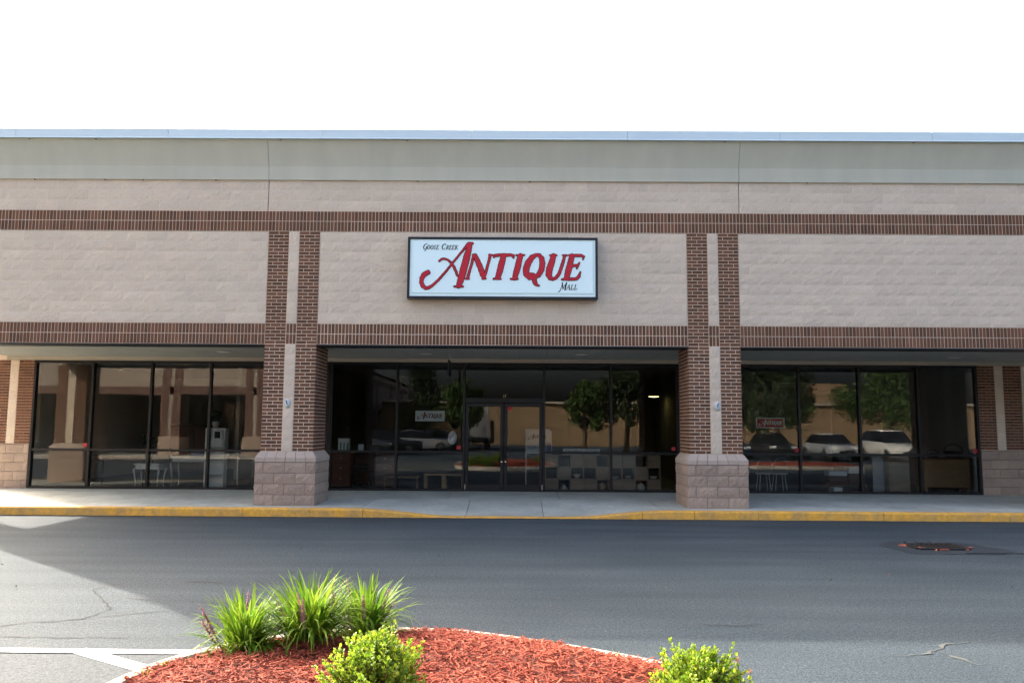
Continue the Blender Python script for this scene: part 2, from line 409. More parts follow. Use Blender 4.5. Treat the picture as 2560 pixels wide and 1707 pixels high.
# ------------------------------------------------------------------ main building
BLD = thing('shopping_arcade', 'long shopping arcade of pinkish split-face block with dark brick pillars and bands', 'building', (0,0,0))
bmw = MB()
bmw.box(XL, XR, .014, .45, B1B+.012, CB)                      # front beam wall
bmw.box(XL, XL+.3, .45, 20, 3.3, 7.0)                         # end wall above the walkway
bmw.box(XL, XL+.25, SF+.06, 20, 0, 3.3)
bmw.box(XL, XR, 19.7, 20, 0, 7.0); bmw.box(XR-.3, XR, .45, 20, 0, 7.0)
bmw.box(XL+.3, XR-.3, SF+.12, 19.7, 3.34, 3.5)                # deck over the shops
bmw.box(XL+.3, XR-.3, .45, 19.7, 6.7, 6.9)                    # roof
wall = bmw.build('wall', 'block_mortar', BLD)

# --- pieces: individuals for the largest, joined for the rest
brick_left, block_left, soldier_left = [300], [300], [300]
bulk_brick, bulk_block = MB(), MB()
def simple_box_mesh(name, w_, h_, d, m, b=.004):
    mb = MB(); mb.bbox(-w_/2, w_/2, 0, d, -h_/2, h_/2, b); return mb.mesh(name, m)
BRK = {}
def brick(x, z, w_, h_, y, parent, single, axis='x'):
    """one brick, face at y (axis x) or face at x=y (axis y/-y)"""
    j = U(-.0015, .0015)
    if single and brick_left[0] > 0 and axis == 'x':
        brick_left[0] -= 1; key = (round(w_,3), round(h_,3))
        if key not in BRK: BRK[key] = simple_box_mesh('brick', w_, h_, .04, 'brick')
        o = link('brick', BRK[key], parent); o.location = (x, y+j, z); return
    a = random.random()
    if axis == 'x': bulk_brick.box(x-w_/2, x+w_/2, y+j, y+.04, z-h_/2, z+h_/2, a)
    elif axis == 'y': bulk_brick.box(y-.04, y+j, x-w_/2, x+w_/2, z-h_/2, z+h_/2, a)      # faces +x
    else: bulk_brick.box(y+j, y+.04, x-w_/2, x+w_/2, z-h_/2, z+h_/2, a)                   # faces -x
MJ = .0130
def running(x0, width, z0, z1, y, parent, single=False, axis='x', phase=0):
    nrow = int(round((z1-z0)/BR)); bw = .2032
    for k in range(nrow):
        zc = z0+(k+.5)*(z1-z0)/nrow; off = 0 if (k+phase) % 2 else bw/2
        xa = x0-off if off else x0
        while xa < x0+width-.02:
            a, b = max(xa, x0), min(xa+bw, x0+width)
            if b-a > .03: brick((a+b)/2, zc, b-a-MJ, BR-MJ, y, parent, single, axis)
            xa += bw
SOLD = None
def soldier(x0, x1, z0, y, parent, single=False):
    global SOLD
    nb = int(round((x1-x0)/BR)); p = (x1-x0)/nb
    for row in range(2):
        zc = z0+.1016+row*.2032
        for i in range(nb):
            xc = x0+(i+.5)*p+U(-.0015,.0015)
            if single and soldier_left[0] > 0:
                soldier_left[0] -= 1
                if SOLD is None: SOLD = simple_box_mesh('soldier_brick', BR-MJ, .2032-MJ, .04, 'brick')
                o = link('soldier_brick', SOLD, parent); o.location = (xc, y+U(-.002,.002), zc)
            else:
                bulk_brick.box(xc-(p-MJ)/2, xc+(p-MJ)/2, y+U(-.002,.002), y+.04, zc-(.2032-MJ)/2, zc+(.2032-MJ)/2, random.random())
BLKV = {}
def block_verts(w_, h_, rng, nx=6, nz=3, rough=.008, d=.03):
    vs = []; fs = []
    for j in range(nz+1):
        for i in range(nx+1):
            edge = i in (0,nx) or j in (0,nz)
            y = -.004 if edge else -.006-rough*rng.random()
            jx = 0 if edge else (rng.random()-.5)*.02; jz = 0 if edge else (rng.random()-.5)*.02
            vs.append((-w_/2+w_*i/nx+jx, y, -h_/2+h_*j/nz+jz))
    W = nx+1
    for j in range(nz):
        for i in range(nx): fs.append((j*W+i, j*W+i+1, (j+1)*W+i+1, (j+1)*W+i))
    ring = [0, nx, nz*W+nx, nz*W]; b = len(vs)
    edges = [list(range(0,W)), [j*W+nx for j in range(nz+1)], [nz*W+i for i in range(nx,-1,-1)], [j*W for j in range(nz,-1,-1)]]
    vs += [(vs[i][0], d, vs[i][2]) for i in ring]
    for e in range(4): fs.append(tuple(edges[e][::-1])+(b+e, b+(e+1)%4))
    return vs, fs
def block(x, z, w_, h_, y, parent, single, var=6):
    key = (round(w_,3), round(h_,3), random.randrange(var))
    if key not in BLKV:
        vf = block_verts(w_, h_, random.Random(hash(key) % 9999)); BLKV[key] = [vf, None]
    vf, me = BLKV[key]
    if single and block_left[0] > 0:
        block_left[0] -= 1
        if me is None: me = BLKV[key][1] = MB().add(*vf).mesh('split_face_block', 'block', fix=False)
        o = link('split_face_block', me, parent); o.location = (x, y, z); return
    bulk_block.add([(a+x, b+y, c+z) for a,b,c in vf[0]], vf[1], random.random())
def blockwork(x0, x1, z0, z1, y, parent, single, ph=0):
    nrow = int(round((z1-z0)/COURSE)); ch = (z1-z0)/nrow; bw = .4064
    for k in range(nrow):
        zc = z0+(k+.5)*ch; xa = x0-(bw/2 if (k+ph) % 2 else 0)
        while xa < x1-.02:
            a, b = max(xa,x0), min(xa+bw,x1)
            if b-a > .04: block((a+b)/2, zc, b-a-.008, ch-.008, y, parent, single)
            xa += bw
def panel(name, x0, x1, z0, z1, y=-.0015):
    return MB().box(x0, x1, y, .030, z0, z1).build(name, 'block_mortar', BLD)
LP0, LP1 = -PX-PW, -PX; RP0, RP1 = PX, PX+PW
EP0, EP1 = -11.896, -11.1            # end pillar, past the left edge of the picture
NP0, NP1 = 10.95, 11.95              # next pillar on the right
pc = panel('wall_panel', LP1+.002, RP0-.002, B1T+.004, B2B-.004)
blockwork(LP1+.004, RP0-.004, B1T+.005, B2B-.005, 0, pc, True)
pt = panel('wall_panel', XL+.002, XR, B2T+.004, CB-.004)
blockwork(-4.65, 4.65, B2T+.005, CB, 0, pt, True, 1)
pl_ = panel('wall_panel', EP1+.002, LP0-.002, B1T+.004, B2B-.004)
pr_ = panel('wall_panel', RP1+.002, NP0-.002, B1T+.004, B2B-.004)
blockwork(RP1+.004, NP0-.004, B1T+.005, B2B-.005, 0, pr_, True)
blockwork(EP1+.004, LP0-.004, B1T+.005, B2B-.005, 0, pl_, True)
blockwork(XL, -4.662, B2T+.005, CB, 0, pt, False, 1)
blockwork(4.662, XR, B2T+.005, CB, 0, pt, False, 1)
blockwork(NP1+.004, XR, B1T+.005, B2B-.005, 0, pr_, False)
for x in (-4.656, 4.656):            # movement joints
    MB().box(x-.006, x+.006, -.003, .012, B2T+.004, CB).build('movement_joint', 'joint_dark', BLD)

def pillar(x0, x1, dep, full=True, cap=True, single=True):
    """brick - block - brick pillar on a split-face pedestal"""
    p = MB()
    p.box(x0+.008, x1-.008, -.0205, dep-.008, 1.16, B1B)                     # lower shaft core
    p.box(x0+.006, x1-.006, -.0095, .03, B1B, B2B)                           # upper strip backing
    core = p.build('pillar', 'brick_mortar', BLD)
    s = min(.4064, (x1-x0-.2)/2); xa, xb = x0, x1-s
    for q, xx in enumerate((xa, xb)):
        running(xx, s, 1.172, B1B, -.026, core, single, phase=0)
        running(xx, s, B1B+.003, B2B, -.014, core, False, phase=1)
    running(-.022, dep+.02, 1.172, B1B, x1, core, axis='y', phase=1)        # inner faces
    running(-.022, dep+.02, 1.172, B1B, x0, core, axis='-y', phase=1)
    running(x0, x1-x0, 1.172, B1B, dep-.034, core, phase=1)
    # block strip between the brick strips
    mbs = x0+s+.003, x1-s-.003
    mid = MB().box(mbs[0]+.002, mbs[1]-.002, -.022, -.006, 1.172, B1B-.002).box(mbs[0]+.002, mbs[1]-.002, -.012, -.002, B1T+.004, B2B-.004).build('block_strip', 'block_mortar', core)
    for z0, z1, y in ((1.172, B1B-.002, -.022), (B1T+.004, B2B-.004, -.012)):
        nrow = int(round((z1-z0)/COURSE)); ch = (z1-z0)/nrow
        for k in range(nrow):
            block((mbs[0]+mbs[1])/2, z0+(k+.5)*ch, mbs[1]-mbs[0], ch-.006, y-.004, core, False)
    soldier(x0+s+.002, x1-s-.002, B1B, -.012, core)
    MB().box(mbs[0], mbs[1], dep+.0065, dep+.014, 1.172, B1B-.002).build('block_strip', 'block', core)
    # pedestal
    bx0, bx1, by0, by1 = x0-.078, x1+.078, -.105, dep+.078
    ped = MB().box(bx0+.012, bx1-.012, by0+.012, by1-.012, .02, .96).box(x0-.01, x1+.01, -.04, dep+.01, .96, 1.150).build('pedestal', 'ped_mortar', BLD)
    z0 = .158; ch = .2032
    def pb(face, a, b, zc, h_):
        w_ = b-a-.009; vf = block_verts(w_, h_-.009, random.Random(random.random()), 6, 3, .016, .16)
        c = (a+b)/2
        me = MB().add(*vf).mesh('pedestal_block', 'pedestal', fix=False); o = link('pedestal_block', me, ped)
        if face == 'f': o.location = (c, by0+.012, zc)
        elif face == 'b': o.location = (c, by1-.012, zc); o.rotation_euler.z = math.pi
        elif face == 'r': o.location = (bx1-.012, c, zc); o.rotation_euler.z = math.pi/2
        else: o.location = (bx0+.012, c, zc); o.rotation_euler.z = -math.pi/2
    for k in range(4):
        zc = z0+(k+.5)*ch
        for face, lo, hi in (('f',bx0+.008,bx1-.008), ('b',bx0+.008,bx1-.008), ('r',by0+.008,by1-.008), ('l',by0+.008,by1-.008)):
            offs = [.16,.4064,.4064,.4064] if k % 2 else [.37,.4064,.4064]
            a = lo; i = 0
            while a < hi-.03:
                b = min(hi, a+offs[min(i,len(offs)-1)])
                if hi-b < .08: b = hi
                pb(face, a, b, zc, ch); a = b; i += 1
    # chamfered cap course
    zc0, zc1, zc2 = z0+4*ch+.004, z0+4*ch+.085, 1.168
    def capblock(pts):            # pts: two outer points and two inner points (x,y)
        (ax,ay),(bx,by),(cx,cy),(dx,dy) = pts
        v = [(ax,ay,zc0),(bx,by,zc0),(bx,by,zc1),(ax,ay,zc1),(cx,cy,zc2),(dx,dy,zc2),(cx,cy,zc0),(dx,dy,zc0)]
        MB().add(v, [(0,1,2,3),(3,2,4,5),(0,3,5,7),(1,6,4,2),(5,4,6,7)]).build('cap_block', 'pedestal_cap', ped)
    ix0, ix1, iy0, iy1 = x0-.004, x1+.004, -.034, dep+.004
    def row(o0, o1, i0, i1, fixed_o, fixed_i, ax):
        nb = max(2, int(round((o1-o0)/.2032)))
        for i in range(nb):
            t0, t1 = i/nb, (i+1)/nb; gp = .0045
            oa, ob = o0+(o1-o0)*t0+gp, o0+(o1-o0)*t1-gp; ia, ib = i0+(i1-i0)*t0+gp, i0+(i1-i0)*t1-gp
            if ax == 'x': capblock([(oa,fixed_o),(ob,fixed_o),(ib,fixed_i),(ia,fixed_i)])
            else: capblock([(fixed_o,oa),(fixed_o,ob),(fixed_i,ib),(fixed_i,ia)])
    row(bx0, bx1, ix0, ix1, by0, iy0, 'x'); row(bx0, bx1, ix0, ix1, by1, iy1, 'x')
    row(by0, by1, iy0, iy1, bx1, ix1, 'y'); row(by0, by1, iy0, iy1, bx0, ix0, 'y')
    MB().bbox(bx0-.045, bx1+.045, by0-.04, by1+.04, .06, .1585, .004).build('footing', 'kerb_concrete', ped)
    return core
pillar(LP0, LP1, .95); pillar(RP0, RP1, .95)
pillar(EP0, EP1, .60, single=False); pillar(NP0, NP1, .95, single=False)

for x0, x1, sg in ((LP1, RP0, True), (EP1, LP0, False), (RP1, NP0, False), (NP1, XR, False)):
    bnd = MB().box(x0+.001, x1-.001, -.0075, .012, B1B, B1T).build('soldier_band', 'brick_mortar', BLD)
    soldier(x0+.003, x1-.003, B1B, -.012, bnd, sg)
    MB().box(x0+.004, x1-.004, -.008, .40, B1B-.030, B1B-.004).build('steel_lintel', 'steel_dark', BLD)
bnd = MB().box(XL, XR, -.0125, .012, B2B, B2T).build('soldier_band', 'brick_mortar', BLD)
soldier(-3.0, 3.1, B2B, -.017, bnd, True); soldier(XL, -3.0, B2B, -.017, bnd); soldier(3.1, XR, B2B, -.017, bnd)
tag(bulk_brick.build('brickwork', 'brick', BLD, fix=False), kind='stuff')
tag(bulk_block.build('blockwork', 'block', BLD, fix=False), kind='stuff')

# --- cornice: fascia, flared upper part, metal coping
def cornice(x0, x1):
    prof = [(.40,CB-.004),(-.052,CB-.004),(-.052,6.775)]
    for i in range(1, 9):
        t = i/8; prof.append((-.052-.165*t**1.15, 6.775+.495*t))
    prof.append((.40, 7.27))
    MB().loft([[(x, y, z) for y, z in prof] for x in (x0, x1)]).build('cornice', 'stucco', BLD)
for a, b in ((XL-.05,-4.660),(-4.652,4.652),(4.660,XR)): cornice(a, b)
for x in (-4.656, 4.656): MB().box(x-.004, x+.004, -.03, .4, CB, 7.25).build('movement_joint', 'joint_dark', BLD)
cps = [-11.97,-9.62,-6.60,-3.57,-.62,2.43,5.42,8.40,11.4,14.4,17.4,XR]
for a, b in zip(cps, cps[1:]):
    prof = [(-.262,7.275),(-.262,7.455),(-.25,7.465),(.5,7.49),(.5,7.275)]
    mbc = MB().loft([[(x,y,z) for y,z in prof] for x in (a+.003, b-.003)])
    mbc.loft([[(x,y,z) for y,z in ((-.285,7.268),(-.262,7.292),(-.2625,7.276),(-.275,7.262))] for x in (a+.003, b-.003)])
    mbc.build('coping', 'coping', BLD)
MB().box(XL, XL+.35, .45, 20, 6.9, 7.45).box(XL, XR, 19.6, 20, 6.9, 7.45).build('parapet', 'stucco', BLD)
for x, z in ((-9.37,7.262),(-8.05,7.262),(-4.4,7.262),(-1.9,7.262),(4.35,7.262),(8.05,7.262),(-9.3,CB-.012),(-7.9,CB-.012),(-7.15,CB-.012),(-1.7,CB-.012),(.52,CB-.012),(6.0,CB-.012),(-5.7,CB-.012)):
    yy = -.212 if z > 7 else -.055
    MB().bbox(x-.02, x+.022, yy-.006, yy+.01, z-.014, z+.004, .004).build('rust_stain', 'rust', BLD)

# --- soffit with its boards, recessed lights
sof = MB().box(XL+.3, XR-.3, .42, SF+.1, 3.262, 3.32).build('soffit', 'soffit', BLD)
x = XL+.32
while x < XR-.4:
    MB().bbox(x+.003, x+.301, .405, SF+.085, 3.238, 3.2615, .004).build('soffit_board', 'soffit', sof); x += .305
MB().box(XL+.3, XR-.3, SF-.075, SF+.05, 3.150, 3.2365).build('head_trim', 'trim_tan', BLD)
for x, y in ((1.67,1.75),(-5.98,1.55),(9.77,1.9),(-1.67,1.75)):
    lt = MB().lathe((x,y,3.218), [(.165,.018),(.165,.004),(.15,0),(.02,0)], 20).build('soffit_light', 'soffit', BLD)
    MB().lathe((x,y,3.213), [(.145,.004),(.12,0),(.01,-.002)], 20).build('lens', 'lamp_glass', lt, True)

# --- storefronts
HEAD, RAIL, SILL = 3.148, 1.085, .20
def pane(x0, x1, z0, z1, parent):
    return MB().box(x0, x1, SF-.003, SF+.003, z0, z1).build('glass_pane', 'shop_glass', parent)
def storefront(xs_, doors=None):
    x0, x1 = xs_[0], xs_[-1]; hw = .027
    fr = MB().bbox(x0+hw+.002, x1-hw-.002, SF-.055, SF+.055, HEAD-.055, HEAD, .004)
    segs = []
    cur = x0
    for a, b in zip(xs_, xs_[1:]):
        if doors and abs(a-doors[0]) < .01: continue
        segs.append((a, b))
    root = fr.build('storefront', 'bronze', BLD)
    for x in xs_:
        MB().bbox(x-hw, x+hw, SF-.058, SF+.058, .13, HEAD+.002, .004).build('mullion', 'bronze', root)
    for a, b in segs:
        MB().bbox(a+hw+.001, b-hw-.001, SF-.05, SF+.05, RAIL-.028, RAIL+.028, .004).build('window_rail', 'bronze', root)
        MB().bbox(a+hw+.001, b-hw-.001, SF-.054, SF+.054, .135, SILL+.05, .004).build('window_sill', 'bronze', root)
        pane(a+hw-.004, b-hw+.004, RAIL+.026, HEAD-.05, root); pane(a+hw-.004, b-hw+.004, SILL+.048, RAIL-.026, root)
    return root
sfl = storefront([-10.93,-9.58,-8.21,-6.83,-5.45,-4.07])
sfc = storefront([-4.01,-2.48,-.925,.925,2.475,4.01], (-.925,.925))
sfr = storefront([4.07,5.45,6.82,8.21,9.57,10.92])
MB().box(-10.95, 10.95, SF-.06, SF+.06, .10, .132).build('sill_base', 'steel_dark', BLD)
MB().box(-4.062,-4.018, SF-.04, SF+.1, .14, 3.15).box(4.018,4.062, SF-.04, SF+.1, .14, 3.15).build('filler', 'bronze', BLD)
# door pair with transom
MB().bbox(-.896, .896, SF-.056, SF+.056, 2.225, 2.335, .004).build('transom_bar', 'bronze', sfc)
pane(-.9, .9, 2.33, HEAD-.05, sfc)
for s in (-1, 1):
    a, b = (-.893,-.006) if s < 0 else (.006,.893)
    d = MB(); st = .075
    d.bbox(a, a+st, SF-.03, SF+.03, .185, 2.218, .005).bbox(b-st, b, SF-.03, SF+.03, .185, 2.218, .005)
    d.bbox(a+st+.001, b-st-.001, SF-.029, SF+.029, 2.135, 2.217, .005).bbox(a+st+.001, b-st-.001, SF-.029, SF+.029, .186, .36, .005)
    door = d.build('door', 'bronze', BLD)
    pane(a+st-.004, b-st+.004, .356, 2.139, door)
    hx = -.045 if s < 0 else .045
    MB().tube([(hx,SF-.03,.98),(hx,SF-.085,.98),(hx,SF-.09,.95),(hx,SF-.09,1.26),(hx,SF-.085,1.23),(hx,SF-.03,1.23)][0:2]+[(hx,SF-.085,.985),(hx,SF-.085,1.225),(hx,SF-.03,1.23)], .012, 8).build('pull_handle', 'bronze', door, True)
    MB().lathe((hx,SF-.034,.86),[(.022,0),(.022,.03)],10).build('lock', 'chrome', door)
    MB().bbox(s*.885-.014, s*.885+.014, SF-.065, SF-.032, .24, .36, .004).build('pivot', 'chrome', door)
MB().bbox(-.92, .92, SF-.09, SF+.05, .155, .183, .005).build('threshold', 'metal', BLD)
for x, z, par in ((-9.69,1.19,sfl),(-1.04,1.19,sfc),(.13,2.09,sfc),(3.91,1.19,sfc),(6.75,1.18,sfr),(10.85,1.19,sfr)):
    st = MB().box(x-.045, x+.045, SF-.0065, SF-.0045, z-.045, z+.045).build('sticker', 'sticker', par)
    st['label'] = 'small red square sticker on the glass'
for x in (-.03, .012):
    MB().add([(x,SF-.006,2.345),(x+.012,SF-.006,2.345),(x+.03,SF-.006,2.415),(x+.018,SF-.006,2.415)], [(0,1,2,3)]).build('house_number', 'yellow_paint', sfc)
# wall pilasters beside the shop fronts
def pilaster(x0, x1):
    c = MB().box(x0, x1, SF-.022, SF+.3, 1.2, 3.149).build('pilaster', 'brick_mortar', BLD)
    s = (x1-x0-.2)/2; bm_ = MB(); mbk = MB()
    for xa in (x0, x1-s):
        nrow = int(round((3.149-1.215)/BR))
        for k in range(nrow):
            zc = 1.215+(k+.5)*(3.149-1.215)/nrow; xx = xa-(0 if k % 2 else .1016)
            while xx < xa+s-.02:
                a, b = max(xx,xa), min(xx+.2032,xa+s)
                if b-a > .03: bm_.box(a+.005, b-.005, SF-.032, SF-.01, zc-.0287, zc+.0287, random.random())
                xx += .2032
    tag(bm_.build('brickwork', 'brick', c, fix=False), kind='stuff')
    z = 1.215
    while z < 3.1:
        h_ = min(COURSE, 3.149-z)
        vf = block_verts(.19, h_-.006, random.Random(z), 4, 3, .01); MB().add([(a+(x0+x1)/2, b+SF-.026, cc+z+h_/2) for a,b,cc in vf[0]], vf[1]).build('split_face_block', 'block', c, fix=False); z += COURSE
    for k in range(5):
        xa = x0-(.2 if k % 2 else 0)
        while xa < x1-.02:
            a, b = max(xa,x0), min(xa+.4064,x1)
            vf = block_verts(b-a-.006, .197, random.Random(xa+k), 5, 3, .012, .08)
            MB().add([(p+(a+b)/2, q+SF-.06, t+.17+(k+.5)*.205) for p,q,t in vf[0]], vf[1]).build('pedestal_block', 'pedestal', c, fix=False); xa += .4064
pilaster(-11.895, -10.962); pilaster(10.952, 11.96)
MB().box(12.0, XR-.3, SF, SF+.3, .1, 3.149).build('shop_wall', 'block_mortar', BLD)

# --- interiors
inn = MB()
inn.box(XL+.26, XR-.32, 12.9, 13.1, .1, 3.33)
for x in (-4.95, 4.95, 11.4): inn.box(x-.08, x+.08, SF+.35, 12.9, .1, 3.33)
inn.build('interior_wall', 'wall_in', BLD)
MB().box(XL+.26, XR-.32, SF+.065, 12.9, .10, .165).build('interior_floor', 'floor_in', BLD)
MB().box(XL+.26, XR-.32, SF+.13, 12.9, 3.30, 3.335).build('interior_ceiling', 'ceil_in', BLD)
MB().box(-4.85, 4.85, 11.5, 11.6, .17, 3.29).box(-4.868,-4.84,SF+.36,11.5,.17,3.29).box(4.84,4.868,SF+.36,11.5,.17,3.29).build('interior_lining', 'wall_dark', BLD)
MB().box(-7.6,-7.5, 7.2, 12.8, .17, 3.29).build('partition', 'wall_in', BLD)

# ------------------------------------------------------------------ lettering from stroke distance fields
def sdf_mesh(strokes, cell, off, y0, y1, xf, wob=0.):
    """union of tapered strokes -> filled, extruded mesh; strokes in drawing units, xf maps (x,y)->(X,Z)"""
    pts = np.array([p for s in strokes for p in s], float)
    mx = pts[:,2].max()+off+cell*3
    x0, z0 = pts[:,0].min()-mx, pts[:,1].min()-mx; x1, z1 = pts[:,0].max()+mx, pts[:,1].max()+mx
    nx, nz = int((x1-x0)/cell)+2, int((z1-z0)/cell)+2
    X, Y = np.meshgrid(x0+np.arange(nx)*cell, z0+np.arange(nz)*cell)
    D = np.full(X.shape, 1e9)
    for s in strokes:
        for (ax,ay,ar),(bx,by,br) in zip(s, s[1:]):
            dx, dy = bx-ax, by-ay; l2 = dx*dx+dy*dy+1e-9
            t = np.clip(((X-ax)*dx+(Y-ay)*dy)/l2, 0, 1)
            D = np.minimum(D, np.hypot(X-ax-t*dx, Y-ay-t*dy)-(ar+(br-ar)*t))
    if wob: D = D+wob*(np.sin(X*.11+Y*.07)+np.sin(X*.05-Y*.13+2)+.6*np.sin(Y*.23+X*.19))
    D -= off
    V = []; F = []; cache = {}
    def vid(key, p):
        if key not in cache: cache[key] = len(V); V.append(p)
        return cache[key]
    ins = D < 0
    bnd = []
    act = np.argwhere(ins[:-1,:-1] | ins[1:,:-1] | ins[:-1,1:] | ins[1:,1:])
    for j, i in act:
        cs = [(j,i),(j,i+1),(j+1,i+1),(j+1,i)]; poly = []
        for k in range(4):
            a, b = cs[k], cs[(k+1)%4]; ia, ib = ins[a], ins[b]
            if ia: poly.append((vid(a, (X[a],Y[a])), 0))
            if ia != ib:
                t = D[a]/(D[a]-D[b]); key = (min(a,b), max(a,b))
                poly.append((vid(key, (X[a]+(X[b]-X[a])*t, Y[a]+(Y[b]-Y[a])*t)), 1))
        if len(poly) < 3: continue
        F.append([q[0] for q in poly])
        for k in range(len(poly)):
            a, b = poly[k], poly[(k+1)%len(poly)]
            if a[1] and b[1]: bnd.append((a[0], b[0]))
    mb = MB(); nV = len(V)
    P = [xf(*p) for p in V]
    vs = [(p[0], y0, p[1]) for p in P]+[(p[0], y1, p[1]) for p in P]
    mb.add(vs, [tuple(q) for q in F]+[(a, b, b+nV, a+nV) for a, b in bnd])
    return mb
def S_(*p): return list(p)
ANT = {
 'A': [[(792,160,22),(757,300,35),(720,450,37),(690,570,34),(668,638,26)], [(622,646,9),(665,642,12),(712,646,9)], [(775,152,13),(818,152,11)], [(768,160,16),(740,195,11)],
       [(745,190,12),(690,258,9),(600,370,9),(520,475,10),(440,570,11),(380,628,13),(330,662,15),(295,666,17),(262,640,20),(246,600,20),(250,555,22),(275,512,25),(318,486,25)],
       [(446,356,9),(470,334,9),(500,328,9),(540,342,9),(580,375,11),(610,420,12),(635,475,12),(652,525,9)]],
 'N': [[(832,288,12),(812,380,11),(785,480,12),(765,548,13)], [(748,556,8),(780,556,8)], [(826,282,10),(850,290,20),(880,360,27),(910,430,28),(935,505,27),(950,548,14)], [(935,554,9),(968,554,9)], [(1020,288,13),(1000,370,12),(975,470,12),(955,545,9)], [(1008,282,8),(1040,284,8)]],
 'T': [[(1170,292,28),(1150,380,32),(1130,460,32),(1108,540,26)], [(1062,556,9),(1138,556,9)], [(1063,308,9),(1070,290,15),(1110,284,14),(1180,283,16),(1250,282,14),(1278,290,15),(1284,312,8)]],
 'I': [[(1360,292,26),(1340,380,31),(1318,470,31),(1298,545,25)], [(1318,284,9),(1402,284,9)], [(1256,556,9),(1328,556,9)]],
 'Q': [[(1545,278,16),(1495,305,27),(1450,370,33),(1425,440,33),(1428,500,30),(1465,540,25),(1515,540,22),(1565,510,25),(1598,450,29),(1610,385,29),(1602,320,26),(1575,282,18),(1545,278,16)], [(1445,508,14),(1475,498,14),(1510,506,17),(1528,530,20),(1520,575,23),(1530,606,20),(1550,624,14),(1570,630,7)]],
 'U': [[(1735,290,26),(1712,370,32),(1690,440,34),(1680,500,32),(1695,540,24),(1725,556,17),(1765,540,16),(1798,495,16),(1820,430,16),(1842,360,14),(1862,290,12)], [(1698,283,8),(1768,284,8)], [(1840,282,8),(1884,284,8)]],
 'E': [[(1945,290,26),(1922,380,31),(1900,470,32),(1880,545,26)], [(1912,282,9),(1980,284,14),(2050,284,15),(2076,296,10),(2068,326,6)], [(1925,405,16),(1975,400,14),(2005,392,10)], [(2024,368,7),(2012,398,9),(1998,432,7)], [(1832,558,10),(1900,556,14),(1990,552,16),(2018,528,15),(2032,490,9),(2038,474,6)]],
}
A1 = [s for k in ANT.values() for s in k]
GL = {  # small slanted roman capitals on a unit box: strokes (x,y,r), y up
 'G': [[(.92,.86,.05),(.6,.98,.04),(.25,.8,.07),(.12,.45,.09),(.3,.08,.06),(.62,.02,.04),(.86,.14,.07),(.88,.42,.08)], [(.62,.42,.03),(1.02,.42,.03)], [(.88,.3,.06),(.8,-.2,.04),(.5,-.26,.04)]],
 'O': [[(.5,1,.03),(.18,.78,.08),(.1,.45,.09),(.3,.06,.05),(.5,0,.03),(.82,.22,.08),(.9,.55,.09),(.7,.94,.05),(.5,1,.03)]],
 'S': [[(.84,.84,.06),(.6,.98,.04),(.3,.9,.06),(.25,.68,.08),(.5,.5,.09),(.76,.3,.08),(.66,.06,.06),(.4,0,.04),(.14,.16,.06)]],
 'E': [[(.28,0,.08),(.28,1,.08)], [(.1,1,.03),(.85,.98,.04),(.88,.78,.03)], [(.28,.52,.03),(.66,.52,.04)], [(.1,0,.03),(.85,.02,.04),(.92,.24,.03)]],
 'C': [[(.9,.74,.04),(.86,.9,.05),(.58,1,.04),(.24,.8,.08),(.12,.45,.09),(.3,.08,.06),(.6,0,.04),(.9,.2,.04)]],
 'R': [[(.26,0,.08),(.26,1,.08)], [(.1,1,.03),(.55,1,.03),(.8,.88,.06),(.8,.66,.07),(.55,.5,.03),(.28,.5,.03)], [(.5,.5,.06),(.74,.18,.08),(1,0,.04)], [(.08,0,.03),(.44,0,.03)]],
 'K': [[(.24,0,.08),(.24,1,.08)], [(.06,0,.03),(.42,0,.03)], [(.06,1,.03),(.42,1,.03)], [(.92,1,.04),(.3,.48,.03)], [(.44,.58,.06),(.72,.22,.08),(1.02,0,.04)]],
 'M': [[(.16,0,.03),(.2,1,.03)], [(.16,1,.08),(.5,.12,.07)], [(.5,.1,.03),(.88,1,.03)], [(.88,0,.09),(.88,1,.09)], [(.16,.2,.03),(.05,-.25,.05),(-.18,-.36,.04)], [(.74,0,.03),(1.04,0,.03)]],
 'A': [[(.06,0,.03),(.5,1,.03)], [(.5,.98,.08),(.88,0,.08)], [(.24,.36,.03),(.72,.36,.03)], [(-.06,0,.03),(.2,0,.03)], [(.72,0,.03),(1.04,0,.03)]],
 'L': [[(.26,0,.08),(.26,1,.08)], [(.08,1,.03),(.44,1,.03)], [(.08,0,.03),(.8,.02,.04),(.9,.28,.03)]],
}
def word(items, shear=.22):
    out = []
    for ch, x, yb, wd, ht in items:
        for s in GL[ch]:
            out.append([(x+p[0]*wd+shear*p[1]*ht, yb-p[1]*ht, p[2]*(wd+ht)*.5) for p in s])
    return out
small = word([('G',252,222,48,66),('O',300,222,34,48),('O',337,222,34,48),('S',372,222,28,48),('E',402,222,32,48),('C',462,222,46,66),('R',514,222,34,48),('E',549,222,30,48),('E',581,222,30,48),('K',613,222,36,48)]) \
      + word([('M',1806,674,66,78),('A',1878,674,42,56),('L',1924,674,36,56),('L',1962,674,38,56)])

